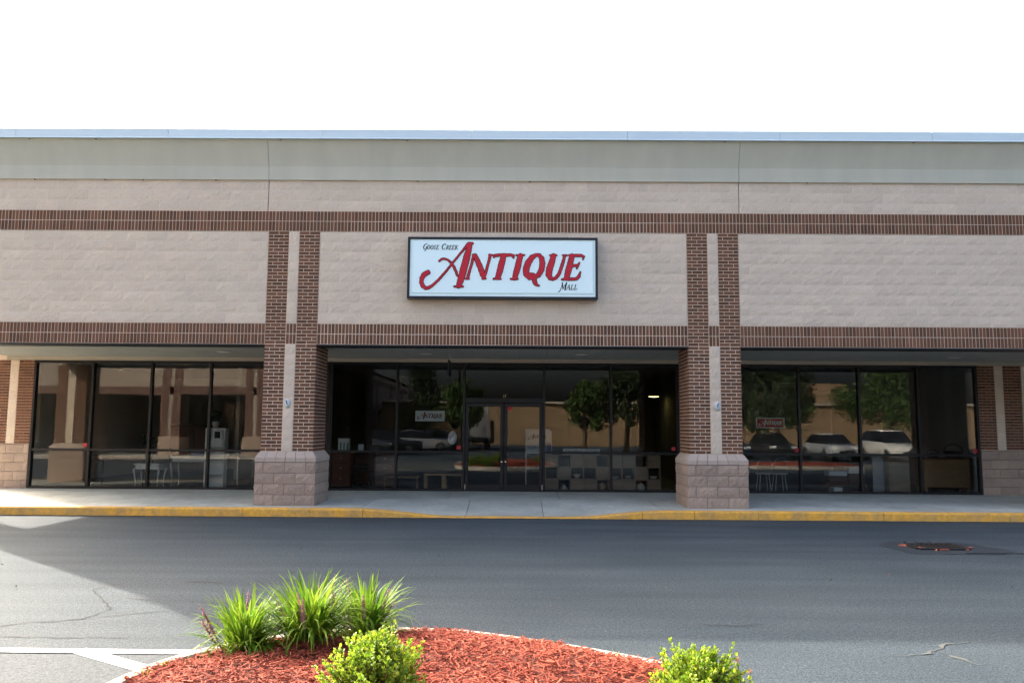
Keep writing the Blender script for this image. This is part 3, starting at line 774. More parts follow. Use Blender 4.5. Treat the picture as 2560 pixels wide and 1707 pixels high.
SG = thing('shop_sign', 'white lightbox sign with raised red lettering hung on the wall over the doors', 'sign', (0,0,4.72))
SZ = 4.72
def sx(px, py): return (-.004+(px-1158)*.001714, 4.725-SZ-(py-427)*.001714)
sw, sh = 1.842, .603
fr = MB()
fr.bbox(-sw,sw,-.235,-.02,sh-.045,sh,.004).bbox(-sw,sw,-.235,-.02,-sh,-sh+.045,.004)
fr.bbox(-sw,-sw+.045,-.2345,-.021,-sh+.046,sh-.046,.004).bbox(sw-.045,sw,-.2345,-.021,-sh+.046,sh-.046,.004)
fr.box(-sw+.03,sw-.03,-.10,-.025,-sh+.03,sh-.03)
fr.build('frame', 'sign_frame', SG)
fc = MB(); fx, fz = sw-.047, sh-.047     # pan formed face: flange, slope, raised centre
def ring(d, y, d2=0): return [(-fx+d,y,-fz+d+d2),(fx-d,y,-fz+d+d2),(fx-d,y,fz-d),(-fx+d,y,fz-d)]
fc.loft([ring(0,-.13), ring(0,-.205), ring(.03,-.205,.01), ring(.05,-.225,.02)])
face = fc.build('sign_face', 'sign_white', SG)
sdf_mesh(A1, 3.2, 5.5, -.232, -.2258, sx, .9).build('letter_outline', 'sign_edge', face, fix=False)
for k, st in ANT.items():
    sdf_mesh(st, 3.0, -1.8, -.243, -.2265, sx, .9).build('letter', 'sign_red', face, fix=False)
sdf_mesh(small, 1.5, 1.2, -.2285, -.2258, sx).build('small_lettering', 'ink', face, fix=False)
for x in (-1.2, 1.2): MB().box(x-.04, x+.04, -.03, .008, -.3, .3).build('bracket', 'steel_dark', SG)

def text_mesh(txt, size, m, parent, loc, name='lettering', ext=.001):
    c = bpy.data.curves.new('lettering', 'FONT'); c.body = txt; c.size = size; c.align_x = 'CENTER'; c.align_y = 'CENTER'; c.extrude = ext
    o = bpy.data.objects.new('tmp', c); COL.objects.link(o); bpy.context.view_layer.update()
    me = bpy.data.meshes.new_from_object(o.evaluated_get(bpy.context.evaluated_depsgraph_get())); bpy.data.objects.remove(o)
    me.materials.clear(); me.materials.append(MT[m]); q = link(name, me, parent); q.location = loc; q.rotation_euler = (R(90),0,0); return q

# ------------------------------------------------------------------ island bed with mulch and plants
IC = (-.28, -12.05)
OUT = [(-2.15,-14.6),(-2.22,-11.6),(-2.16,-10.85),(-2.02,-10.25),(-1.72,-9.82),(-1.25,-9.5),(-.7,-9.36),(-.1,-9.42),(.45,-9.68),(.95,-9.98),(1.4,-10.35),(1.75,-10.9),(1.9,-11.8),(1.85,-14.6),(1.5,-15.0),(-1.8,-15.0)]
def crom(pts, k=5):
    out = []; n_ = len(pts)
    for i in range(n_):
        p0, p1, p2, p3 = (Vector(pts[(i+j-1)%n_]) for j in range(4))
        for t in range(k):
            t /= k; out.append(tuple(.5*((2*p1)+(p2-p0)*t+(2*p0-5*p1+4*p2-p3)*t*t+(3*p1-p0-3*p2+p3)*t**3)))
    return out
OC = crom(OUT)
def inset(c, d):
    out = []
    for i in range(len(c)):
        a, b = Vector(c[i-1]), Vector(c[(i+1)%len(c)]); t = (b-a).normalized(); out.append((c[i][0]+t.y*d, c[i][1]-t.x*d))
    return out
area = sum(OC[i-1][0]*OC[i][1]-OC[i][0]*OC[i-1][1] for i in range(len(OC)))
sgn = 1 if area < 0 else -1
isl = thing('planting_island', 'kerbed planting island of red mulch in the parking lot', 'planting bed', (IC[0], IC[1], 0))
def ip(p, z): return (p[0]-IC[0], p[1]-IC[1], z)
prof = [(0,-.03),(.004,.115),(.015,.138),(.035,.145),(.105,.145),(.115,.13),(.115,-.03)]
ncurb = len(OC); step = 8
for s0 in range(0, ncurb, step):
    idx = [(s0+i) % ncurb for i in range(min(step, ncurb-s0)+1)]
    rings = []
    for q, i in enumerate(idx):
        rings.append([ip(inset(OC, sgn*d)[i], z) for d, z in prof])
    MB().loft(rings).build('kerb_stone', 'kerb_concrete', isl)
def dist_in(x, y):
    P = np.array(OC); Q = np.roll(P, -1, 0); d = Q-P; l2 = (d*d).sum(1)
    t = np.clip(((x-P[:,0])*d[:,0]+(y-P[:,1])*d[:,1])/l2, 0, 1)
    dist = np.hypot(P[:,0]+t*d[:,0]-x, P[:,1]+t*d[:,1]-y).min()
    c = ((P[:,1] > y) != (Q[:,1] > y)) & (x < d[:,0]*(y-P[:,1])/(d[:,1]+1e-12)+P[:,0])
    return dist if c.sum() % 2 else -dist
def mz(x, y, dd=None):
    dd = dist_in(x, y) if dd is None else dd
    return .135+.10*smooth((dd-.05)/.6)+.03*math.sin(x*1.7+.4)*smooth(dd/.5)+.014*math.sin(x*5.1+y*3.3)*math.sin(y*4.3-x*2.2+1)
soil = MB(); gn = {}
st = .12
xs_ = np.arange(-2.3, 2.0, st); ys_ = np.arange(-15.1, -9.3, st)
for j, y in enumerate(ys_):
    for i, x in enumerate(xs_):
        dd = dist_in(x, y)
        if dd > .03: gn[i,j] = len(soil.v); soil.v.append(ip((x,y), mz(x,y,dd)-.012))
for (i,j) in list(gn):
    q = [(i,j),(i+1,j),(i+1,j+1),(i,j+1)]
    if all(k in gn for k in q): soil.f.append(tuple(gn[k] for k in q)); soil.a.append(0)
soil.build('mulch_bed', 'mulch_soil', isl, True)
ch = MB(); nchip = 0
while nchip < 17000:
    x, y = U(-2.2,1.9), (U(-11.6,-9.4) if nchip < 14500 else U(-15,-11.4)); dd = dist_in(x,y)
    if dd < .075: continue
    nchip += 1
    l = random.choice((.012,.018,.022,.03,.042))*U(.7,1.3); w_ = U(.0025,.007); h_ = U(.001,.004)
    z = mz(x,y,dd)+U(-.006,.016); a = U(0,math.pi); tilt = U(-.35,.35); rl = U(-.7,.7)
    d = Vector((math.cos(a)*math.cos(tilt), math.sin(a)*math.cos(tilt), math.sin(tilt))); s = Vector((-math.sin(a), math.cos(a), math.sin(rl)*.6)); up = d.cross(s).normalized()
    c = Vector(ip((x,y),z)); e = U(.3,1); e2 = U(.3,1)
    v = [c-d*l-s*w_*e, c-d*l+s*w_*e, c+d*l+s*w_*e2, c+d*l-s*w_*e2]
    v = [tuple(q) for q in v]+[tuple(q+up*h_) for q in v]
    ch.add(v, [(4,5,6,7),(0,1,5,4),(1,2,6,5),(2,3,7,6),(3,0,4,7)], random.random())
tag(ch.build('mulch_chips', 'mulch', isl, fix=False), kind='stuff')

def blade(mb, base, az, ln, w_, lean, droop, a):
    n_ = 7; d = Vector((math.cos(az), math.sin(az), 0)); s = Vector((-d.y, d.x, 0)); tw = U(-.5,.5)
    p = Vector(base); el = R(90)-lean; vs = []; fs = []
    for i in range(n_+1):
        t = i/n_; ww = w_*(.55+.9*t if t < .3 else .82)*(1-max(0,(t-.55)/.45)**1.6)
        ss = (s*math.cos(tw*t)+Vector((0,0,1))*math.sin(tw*t)*.6)
        vs += [tuple(p-ss*ww), tuple(p+ss*ww)]
        if i: fs.append((2*i-2,2*i-1,2*i+1,2*i))
        p = p+(d*math.cos(el)+Vector((0,0,1))*math.sin(el))*ln/n_
        el -= droop/n_*(.4+1.2*t)
    mb.add(vs, fs, a)
def liriope(x, y, ht, rad, nb, label, spikes):
    z = mz(x, y)-.02
    t = thing('liriope_clump', label, 'plant', (x,y,z), 'liriope clumps at the tip of the island')
    mb = MB()
    for i in range(nb):
        a = U(0,2*math.pi); rr = rad*.28*math.sqrt(random.random()); k = random.random()
        blade(mb, (rr*math.cos(a+U(-1,1)), rr*math.sin(a+U(-1,1)), 0), a, ht*U(.72,1.18), U(.0065,.0135), R(3)+R(44)*k**1.4+R(U(-4,10)), R(25)+R(150)*random.random()*(.5+k), random.random())
    tag(mb.build('leaf_blades', 'liriope', t, fix=False), kind='stuff')
    mb = MB()
    for i in range(22): blade(mb, (U(-.05,.05), U(-.05,.05), 0), U(0,6.28), ht*U(.4,.9), U(.004,.008), R(U(35,75)), R(U(40,110)), random.random())
    tag(mb.build('dead_blades', 'straw', t, fix=False), kind='stuff')
    for i in range(spikes):
        a = U(math.pi*.9, math.pi*2.1) if i % 3 else U(0,6.28); l = U(.22,.36)*ht/.5; ln_ = U(.15,.65); d = Vector((math.cos(a)*math.sin(ln_), math.sin(a)*math.sin(ln_), math.cos(ln_)))
        b = Vector((math.cos(a),math.sin(a),0))*rad*U(.15,.45); sp = MB()
        p0 = b; p1 = b+d*l*.9; sp.tube([p0,p1,p1+d*l*.55], [.003,.003,.001], 5)
        for q in range(46):
            c = p1*.72+p0*.28+d*l*.72*(q/46); aa = U(0,6.28); rr = U(.005,.014)*(1-.5*q/46)
            c = c+Vector((math.cos(aa)*rr, math.sin(aa)*rr, U(-.003,.003))); s = U(.0045,.0080)
            sp.add([c+Vector(k)*s for k in ((1,0,0),(-1,0,0),(0,1,0),(0,-1,0),(0,0,1),(0,0,-1))], [(0,2,4),(2,1,4),(1,3,4),(3,0,4),(2,0,5),(1,2,5),(3,1,5),(0,3,5)], random.random())
        sp.build('flower_spike', 'flower', t, fix=False)
liriope(-1.53,-10.12,.42,.30,300,'leftmost grassy liriope clump beside the pale island kerb',6)
liriope(-1.12,-10.02,.47,.36,390,'middle and widest of the three grassy liriope clumps',7)
liriope(-.80,-9.68,.46,.28,290,'rightmost liriope clump, just behind the larger leafy shrub',7)

def shrub(x, y, rad, ht, label, n_sprig, seed):
    rnd = random.Random(seed); z = mz(x,y)-.02
    t = thing('leafy_shrub', label, 'shrub', (x,y,z)); lv = MB(); tw = MB()
    for i in range(n_sprig):
        a = rnd.uniform(0,6.283); el = math.acos(rnd.uniform(.0,1)) if rnd.random() > .25 else rnd.uniform(0,.6)
        lump = 1+.22*math.sin(3*a+seed)*math.sin(2.6*el+seed)+rnd.uniform(-.45,.10)+(rnd.uniform(.05,.30) if rnd.random() < .16 else 0)
        tip = Vector((math.cos(a)*math.sin(el)*rad*lump, math.sin(a)*math.sin(el)*rad*lump, .10+(ht-.10)*math.cos(el)*lump))
        dirn = (tip-Vector((0,0,ht*.25))).normalized()+Vector((rnd.uniform(-.3,.3),rnd.uniform(-.3,.3),rnd.uniform(.2,.8))); dirn.normalize()
        ln = rnd.uniform(.07,.14); base = tip-dirn*ln
        tw.tube([base*.55, base, tip], [.003,.0022,.001], 4, cap=False)
        q = dirn.to_track_quat('Z','Y'); k = int(ln/.0095)
        for j in range(k):
            tt = j/k; c = base+dirn*ln*tt; aa = j*1.571+rnd.uniform(-.4,.4); open_ = R(62)-R(30)*tt
            out = q@Vector((math.cos(aa)*math.sin(open_), math.sin(aa)*math.sin(open_), math.cos(open_))); sd_ = out.cross(dirn)
            if sd_.length < .05: continue
            sd_.normalize(); L_ = rnd.uniform(.019,.038)*(1-.25*tt); W_ = L_*.32; nn = out.cross(sd_)*L_*.1
            lv.add([c, c+out*L_*.35+sd_*W_, c+out*L_*.75+sd_*W_*.85, c+out*L_, c+out*L_*.75-sd_*W_*.85, c+out*L_*.35-sd_*W_, c+out*L_*.55-nn], [(0,1,6),(1,2,6),(2,3,6),(3,4,6),(4,5,6),(5,0,6)], rnd.random())
    tag(lv.build('foliage', 'shrub', t, fix=False), kind='stuff')
    for i in range(6):
        a = i*1.05; tw.tube([(0,0,0),(math.cos(a)*rad*.3,math.sin(a)*rad*.3,ht*.35),(math.cos(a)*rad*.6,math.sin(a)*rad*.6,ht*.65)], [.012,.007,.003], 6)
    tag(tw.build('twigs', 'twig', t, fix=False), kind='stuff')
    return t
shrub(-.445,-11.33,.255,.35,'larger rounded yellow-green shrub in front of the liriope clumps',520,2)
shrub(1.245,-11.28,.26,.25,'smaller yellow-green shrub by the right kerb of the island',430,7)
# dry flower stalks by the right shrub
t = thing('dry_weed', 'dry brown seed heads on thin stalks right of the smaller shrub', 'plant', (1.50,-11.15,mz(1.50,-11.15)))
for px, hh, k in ((.0,.215,.8),(.07,.165,.55)):
    sk = MB().tube([(px*.4,0,0),(px*.7,0,hh*.6),(px-.02,0,hh)], [.004,.003,.002], 5).build('stalk', 'twig', t)
    hd = MB()
    for i in range(11):
        a = U(0,6.28); d = Vector((math.cos(a)*.5, math.sin(a)*.5, U(-.3,1))).normalized(); c = Vector((px-.02,0,hh)); s = d.cross(Vector((0,0,1))).normalized()
        hd.add([c, c+d*.02*k+s*.006*k, c+d*.045*k, c+d*.02*k-s*.006*k], [(0,1,2,3)])
    hd.build('seed_head', 'dry', sk, fix=False)
for x, y, lab in ((.95,-10.13,'sprig of weed growing at the right island kerb'),(-1.93,-10.42,'grassy weed sprouting by the left island kerb'),(.52,-9.9,'low green weed on the far right kerb of the island'),(-1.95,-10.62,'small pale weed low on the left of the mulch')):
    t = thing('weed', lab, 'plant', (x,y,mz(x,y)-.02)); mb = MB()
    for i in range(9): blade(mb, (U(-.02,.02),U(-.02,.02),0), U(0,6.28), U(.035,.085), .0025, R(U(5,35)), R(U(10,60)), random.random())
    mb.build('leaf_blades', 'shrub', t, fix=False)

# ------------------------------------------------------------------ storm drain
dr = thing('storm_drain', 'sunken iron storm drain grate with an orange painted edge in the asphalt', 'drain', (6.25,-3.9,0))
MB().add([(-.62,-.62,.004),(.55,-.66,.004),(.95,-.30,.004),(.62,.52,.004),(-.42,.60,.004),(-.75,.15,.004)], [(0,1,2,3,4,5)]).build('asphalt_patch', 'asphalt_patch', dr)
fr = MB(); 
for a, b in (((-.36,-.26),(.34,-.26)),((-.36,.24),(.34,.24))): fr.bbox(a[0],b[0],a[1]-.03,a[1]+.03,.006,.03,.006)
for x in (-.36,.34): fr.bbox(x-.03,x+.03,-.228,.208,.006,.029,.006)
fr.build('grate_frame', 'iron', dr)
for i in range(9):
    x = -.30+i*.072; MB().bbox(x-.012,x+.012,-.229,.209,.008,.024,.004).build('grate_bar', 'iron', dr)
pm = MB(); prev = None
for i in range(22):
    tt = i/21; x = -.46+.30*tt+.05*math.sin(tt*9); y = .13-.44*tt+.02*math.sin(tt*17)
    hh = .024+.006*math.sin(tt*13); pr = [(x-.022,y-.015,.004),(x-.010,y-.010,hh),(x+.014,y+.009,hh*.9),(x+.024,y+.014,.004)]
    if prev: pm.loft([prev, pr], caps=False)
    prev = pr
pm.build('painted_edge', 'orange_paint', dr)
for a, b in ((-.1,.02),(.26,.30)): MB().bbox(a,b,-.325,-.298,.006,.022,.004).build('paint_fleck', 'orange_paint', dr)
for a, b, y in ((.06,.14,.275),(.41,.46,-.12)): MB().bbox(a,b,y,y+.03,.006,.028,.004).build('paint_fleck', 'orange_paint', dr)
for x, y, s in ((-.2,.29,.10),(.02,.29,.08),(-.34,.26,.05)):
    lm = MB().lathe((x,y,.004), [(s,0),(s*.8,.035),(s*.35,.055),(.01,.058)], 9); lm.build('broken_asphalt', 'asphalt_patch', dr)
MB().bbox(.1,.92,-.60,-.585,.006,.014,.003).build('patch_seam', 'iron', dr)

# ------------------------------------------------------------------ small fittings on the front
for x, lab in ((-4.13,'small pale oval plate on the left pillar block strip'),(4.14,'small pale oval plate on the right pillar block strip')):
    t = thing('wall_plate', lab, 'plate', (x,-.043,2.09)); mb = MB()
    rg = [[(.055*math.cos(a)*k, y, .085*math.sin(a)*k) for a in np.linspace(0,2*math.pi,17)[:-1]] for k, y in ((1,.01),(1,-.010),(.75,-.022),(.05,-.024))]
    mb.loft(rg); mb.build('plate', 'plate', t, True)
    MB().bbox(-.008,.008,-.030,-.023,-.02,.06,.003).build('slot', 'ink', t).rotation_euler.y = R(-20 if x < 0 else 20)
hs = thing('hanging_sign', 'thin blade sign hung edge-on from the soffit near the doors', 'sign', (-1.15,1.62,3.23))
MB().bbox(-.012,.012,-.30,.30,-.50,-.16,.004).build('blade', 'steel_dark', hs)
for y in (-.22,.22): MB().tube([(0,y,0),(0,y,-.165)], .006, 6).build('hanger', 'metal', hs)

# ------------------------------------------------------------------ goods inside the shop windows
def cabriole_table(x, y, wd, dp, ht, m, label):
    t = thing('console_table', label, 'table', (x,y,.166)); MB().bbox(-wd/2,wd/2,-dp/2,dp/2,ht-.03,ht,.008).build('tabletop', m, t)
    MB().box(-wd/2+.04,wd/2-.04,-dp/2+.03,dp/2-.03,ht-.13,ht-.031).build('apron', m, t)
    for sx_ in (-1,1):
        for sy in (-1,1):
            bx, by = sx_*(wd/2-.04), sy*(dp/2-.04)
            MB().tube([(bx,by,ht-.05),(bx+sx_*.03,by+sy*.02,ht*.75),(bx-sx_*.005,by,ht*.35),(bx-sx_*.012,by,ht*.1),(bx+sx_*.02,by+sy*.01,.0)], [.03,.028,.016,.014,.02], 8).build('leg', m, t, True)
cabriole_table(-8.49,3.95,.62,.42,.58,'white_wood','small white table with curved legs in the left shop window')
cabriole_table(-7.55,4.45,1.15,.5,.74,'white_wood','long white console table behind the curved-leg table in the left shop window')
cabriole_table(-9.6,4.9,1.3,.5,.74,'brown_wood','dark wooden table deep in the left shop window')
def leafy(name, x, y, z, rad, ht, label, cat, m='green_dark', pot=True):
    t = thing(name, label, cat, (x,y,z)); mb = MB()
    for i in range(260):
        d = Vector((random.gauss(0,1),random.gauss(0,1),random.gauss(0,1))).normalized()*random.random()**.4
        c = Vector((d.x*rad, d.y*rad*.7, ht*.5+d.z*ht*.5)); a = Vector((random.gauss(0,1),random.gauss(0,1),random.gauss(0,1))).normalized(); b = a.cross(d).normalized()
        mb.add([c-a*.03, c+b*.013, c+a*.03, c-b*.013], [(0,1,2,3)], random.random())
    tag(mb.build('foliage', m, t, fix=False), kind='stuff')
    if pot: MB().lathe((0,0,-.12), [(.06,0),(.08,.12),(.085,.13),(.07,.135)], 12).build('pot', 'pot', t, True)
leafy('potted_plant', -8.98,4.9,1.04,.25,.5,'dark bushy potted plant on a table in the left shop window','plant')
leafy('flower_pot', -6.9,3.78,1.735,.15,.30,'flower pot on top of the white bookcase','plant')
bc = thing('bookcase', 'narrow white bookcase standing against the left shop window', 'bookcase', (-6.86,3.8,.166))
mb = MB()
for x in (-.235,.195): MB().bbox(x,x+.04,-.12,.12,0,1.43,.004).build('side_panel', 'white_wood', bc)
for z in (0,.34,.70,1.05,1.40): MB().bbox(-.194,.194,-.118,.118,z,z+.03,.004).build('shelf', 'white_wood', bc)
MB().box(-.194,.194,.119,.13,.01,1.42).build('back', 'white_wood', bc)
ph = thing('framed_photograph', 'small dark framed picture on the white bookcase', 'picture', (-6.80,3.66,1.33))
MB().bbox(-.10,.10,-.01,.01,0,.22,.005).build('frame', 'white_wood', ph); MB().box(-.07,.07,-.0125,-.0105,.03,.19).build('print', 'black', ph)
nt_ = thing('paper_notice', 'white paper notice in the left window beside the brick pillar', 'notice', (-6.77,3.5,1.16))
MB().bbox(-.155,.155,-.004,.004,0,.17,.001).build('sheet', 'paper', nt_)
rk = thing('chrome_stand', 'slim chrome stand with two uprights beside the left brick pillar', 'stand', (-6.10,3.62,.166))
for x in (-.175,.175): MB().tube([(x,0,0),(x,0,.76)], .011, 8).build('upright', 'chrome', rk)
MB().tube([(-.17,0,.74),(.17,0,.74)], .009, 8).build('crossbar', 'chrome', rk)
MB().tube([(-.17,0,.02),(.17,0,.02)], .009, 8).build('crossbar', 'chrome', rk)
t = thing('folded_cloth', 'folded blue cloth on the white console table', 'cloth', (-7.5,4.4,.906))
mb = MB()
for i in range(4): mb.bbox(-.17+i*.01,.16-i*.012,-.12,.12,i*.045,i*.045+.04,.015)
mb.build('folds', 'blue_cloth', t)
pf = thing('wall_picture', 'square black picture hung on the back wall of the left shop', 'picture', (-9.4,12.88,1.95))
MB().bbox(-.2,.2,-.03,0,0,.45,.01).build('frame', 'black', pf); MB().box(-.16,.16,-.034,-.031,.04,.41).build('canvas', 'cube_in', pf)
sb = thing('sideboard', 'dark wooden sideboard at the back of the left shop', 'cabinet', (-9.5,9.5,.166))
MB().bbox(-.8,.8,-.25,.25,.1,1.5,.01).build('body', 'brown_wood', sb)
for x in (-.4,.4): MB().bbox(x-.36,x+.36,-.268,-.252,.15,1.4,.006).build('door', 'brown_wood', sb)
# centre left
def board_letters(t, m, wd, y):
    sc = wd/1900.
    sdf_mesh(A1, 7., 6., y, y+.001, lambda px, py: ((px-1158)*sc, -(py-420)*sc)).build('lettering', m, t, fix=False)
ws = thing('window_sign', 'white sign with dark red lettering hung in the window left of the doors', 'sign', (-1.72,SF+.03,1.91))
MB().bbox(-.34,.34,-.006,.006,-.12,.12,.002).build('board', 'paper', ws); board_letters(ws, 'ink_red', .60, -.0085)
ws = thing('window_sign', 'red sign with pale lettering hung in the right shop window', 'sign', (6.165,SF+.03,1.80))
MB().bbox(-.33,.33,-.006,.006,-.12,.12,.002).build('border', 'paper', ws); MB().box(-.305,.305,-.0085,-.0065,-.098,.098).build('board', 'poster_red', ws); board_letters(ws, 'paper', .56, -.0105)
ov = thing('oval_mirror', 'pale oval hand mirror hung behind the glass left of the doors', 'mirror', (-1.20,SF+.16,1.41))
MB().loft([[(.105*math.cos(a)*k, y, .155*math.sin(a)*k) for a in np.linspace(0,6.2832,25)[:-1]] for k,y in ((.9,.02),(1,.01),(1,-.006),(.86,-.012),(.8,-.004))]).build('rim', 'white_wood', ov, True)
dk = thing('counter_desk', 'dark red-brown wooden desk left of the doors', 'desk', (-3.42,4.45,.166))
MB().bbox(-.80,.80,-.30,.30,.86,.90,.01).build('desktop', 'brown_wood', dk)
MB().bbox(-.77,-.30,-.27,.27,.05,.859,.008).build('pedestal_cabinet', 'brown_wood', dk); MB().bbox(.30,.77,-.27,.27,.05,.859,.008).build('pedestal_cabinet', 'brown_wood', dk)
MB().box(-.299,.299,.22,.25,.1,.859).build('back_panel', 'brown_wood', dk)
for x in (-.535,.535):
    for z in (.12,.38,.62):
        d = MB().bbox(x-.21,x+.21,-.286,-.271,z,z+.22,.005).build('drawer', 'brown_wood', dk); MB().lathe((x,-.30,z+.11),[(.02,-.012),(.025,0),(.02,.012)],10).build('knob', 'pot', d)
bk = thing('book_box', 'pale box of white and teal books on the dark desk', 'books', (-3.92,4.3,1.068))
MB().bbox(-.13,.13,-.1,.1,0,.30,.006).build('box', 'paper', bk)
for i in range(6): MB().bbox(-.12+i*.041,-.084+i*.041,-.115,-.101,.02,.20,.003).build('book', 'teal' if i % 2 else 'white_wood', bk)
cd = thing('card', 'small white card propped on the dark desk', 'card', (-3.5,4.25,1.068)); MB().bbox(-.065,.065,-.003,.003,0,.16,.001).build('sheet', 'paper', cd)
def nest(x, label):
    t = thing('side_table', label, 'table', (x,3.78,.166)); MB().bbox(-.235,.235,-.2,.2,.36,.40,.006).build('tabletop', 'oak', t)
    for sx_ in (-1,1):
        for sy in (-1,1): MB().bbox(sx_*.205-.025,sx_*.205+.025,sy*.17-.025,sy*.17+.025,0,.359,.004).build('leg', 'oak', t)
nest(-1.64, 'light wooden side table in the window left of the doors'); nest(-1.18, 'light wooden side table nearest the left door leaf')
t = thing('low_bench', 'low pale bench with thin legs beside the dark desk', 'bench', (-2.5,4.3,.166)); MB().bbox(-.42,.42,-.16,.16,.27,.30,.006).build('seat', 'oak', t)
for sx_ in (-1,1):
    for sy in (-1,1): MB().tube([(sx_*.38,sy*.12,.271),(sx_*.39,sy*.13,0)], .014, 8).build('leg', 'oak', t)
ch_ = thing('desk_chair', 'dark chair pulled up to the wooden desk', 'chair', (-3.35,3.85,.166)); MB().bbox(-.2,.2,-.2,.2,.42,.46,.012).build('seat', 'black', ch_)
for sx_ in (-1,1):
    for sy in (-1,1): MB().tube([(sx_*.17,sy*.17,.421),(sx_*.19,sy*.19,0)], .015, 8).build('leg', 'black', ch_)
MB().bbox(-.19,.19,-.2,-.175,.50,.62,.01).build('backrest', 'black', ch_)
# door: notice stand
yd = thing('notice_stand', 'white framed notice stand behind the right door leaf', 'sign stand', (.81,4.2,.166))
for x in (-.30,.27): MB().bbox(x,x+.03,-.015,.015,0,1.46,.003).build('post', 'white_wood', yd)
for z in (.50,.86,1.43): MB().bbox(-.269,.269,-.014,.014,z,z+.03,.003).build('rail', 'white_wood', yd)
MB().box(-.269,.269,-.006,.006,.891,1.429).build('panel', 'paper', yd)
sc = .48/1900; sdf_mesh(A1, 7., 6., -.009, -.008, lambda px, py: ((px-1158)*sc, 1.27-(py-420)*sc)).build('lettering', 'ink', yd, fix=False)
text_mesh('NOW OPEN', .10, 'ink', yd, (0,-.009,1.02))
# cube shelving right of the doors
cs = thing('cube_shelving', 'tan chequered cube shelving along the window right of the doors', 'shelving', (.97,3.72,.166))
CW = .304; openc = {(1,2),(4,2),(7,2),(0,1),(2,1),(3,1),(5,1),(6,1),(8,1),(1,0),(4,0),(7,0)}
for c in range(9):
    for r_ in range(3):
        x0, z0 = c*CW, r_*.285
        cb = MB(); tk = .014
        cb.box(x0+.002,x0+CW-.002,.001,.30,z0+.001,z0+tk).box(x0+.002,x0+CW-.002,.001,.30,z0+.284-tk,z0+.284).box(x0+.002,x0+tk,.001,.30,z0+tk+.0005,z0+.2835-tk).box(x0+CW-tk,x0+CW-.002,.001,.30,z0+tk+.0005,z0+.2835-tk)
        cbo = cb.build('cube', 'tan_wood', cs)
        MB().box(x0+tk+.001,x0+CW-tk-.001,.285,.299,z0+tk+.001,z0+.283-tk).build('back', 'cube_in', cbo)
        if (c,r_) not in openc: MB().bbox(x0+tk+.001,x0+CW-tk-.001,-.006,.012,z0+tk+.001,z0+.283-tk,.003).build('door_front', 'tan_wood', cbo)
def pot(x, z, rr, h_, m, label, kind):
    t = thing('ceramic_'+kind, label, kind, (.97+x, 3.86, .166+z))
    p = {'bowl': [(rr*.45,0),(rr*.8,h_*.4),(rr,h_),(rr*.93,h_),(rr*.6,h_*.3)], 'jar': [(rr*.7,0),(rr,h_*.35),(rr*.9,h_*.7),(rr*.6,h_*.85),(rr*.2,h_*.92),(rr*.12,h_)], 'vase': [(rr*.6,0),(rr,h_*.25),(rr*.6,h_*.7),(rr*.45,h_*.9),(rr*.55,h_)]}[kind]
    MB().lathe((0,0,0), p, 16).build('body', m, t, True)
pot(2.5*CW,.30,.105,.10,'pot','large pale bowl in the middle row of the cube shelving, left part','bowl')
pot(5.5*CW,.30,.10,.05,'pot','shallow pale bowl beside the window mullion in the cube shelving','bowl')
pot(6.5*CW,.30,.085,.07,'pot','pale bowl in the middle row of the cube shelving, right of the mullion','bowl')
pot(8.5*CW,.30,.09,.06,'pot','pale bowl in the rightmost open cube of the shelving','bowl')
pot(1.5*CW,.016,.075,.14,'pot','cream vase in the bottom left open cube of the shelving','vase')
pot(4.5*CW,.016,.085,.20,'oak','yellowish jar in the bottom middle open cube of the shelving','jar')
pot(7.5*CW,.016,.11,.19,'pot','white lidded pot in the bottom right open cube of the shelving','jar')
gs = thing('counter_sign', 'long grey GENERAL STORE sign standing on the cube shelving', 'sign', (1.84,3.78,1.024)); MB().bbox(-.44,.44,-.01,.01,0,.14,.003).build('board', 'paper', gs); text_mesh('GENERAL STORE', .105, 'ink', gs, (0,-.012,.07))
po = thing('poster_board', 'blue and white poster on the cube shelving beside the right door leaf', 'poster', (1.06,3.8,1.024)); MB().bbox(-.07,.07,-.005,.005,0,.56,.002).build('board', 'paper', po); MB().box(-.06,.06,-.0075,-.0055,.02,.28).build('print', 'blue_cloth', po); MB().box(0.01,.05,-.0075,-.0055,.32,.46).build('print', 'yellow_paint', po)
lp = thing('ceiling_lamp', 'lit yellow ceiling lamp deep inside the centre shop', 'lamp', (4.45,9.0,3.30))
MB().tube([(0,0,0),(0,0,-.6)], .008, 6).build('cord', 'black', lp); MB().lathe((0,0,-.68),[(.16,0),(.15,.03),(.05,.10),(.02,.12)],18).build('shade', 'black', lp, True); MB().lathe((0,0,-.70),[(.02,0),(.15,.012),(.15,.018),(.02,.019)],18).build('bulb_disc', 'lamp_glow', lp)
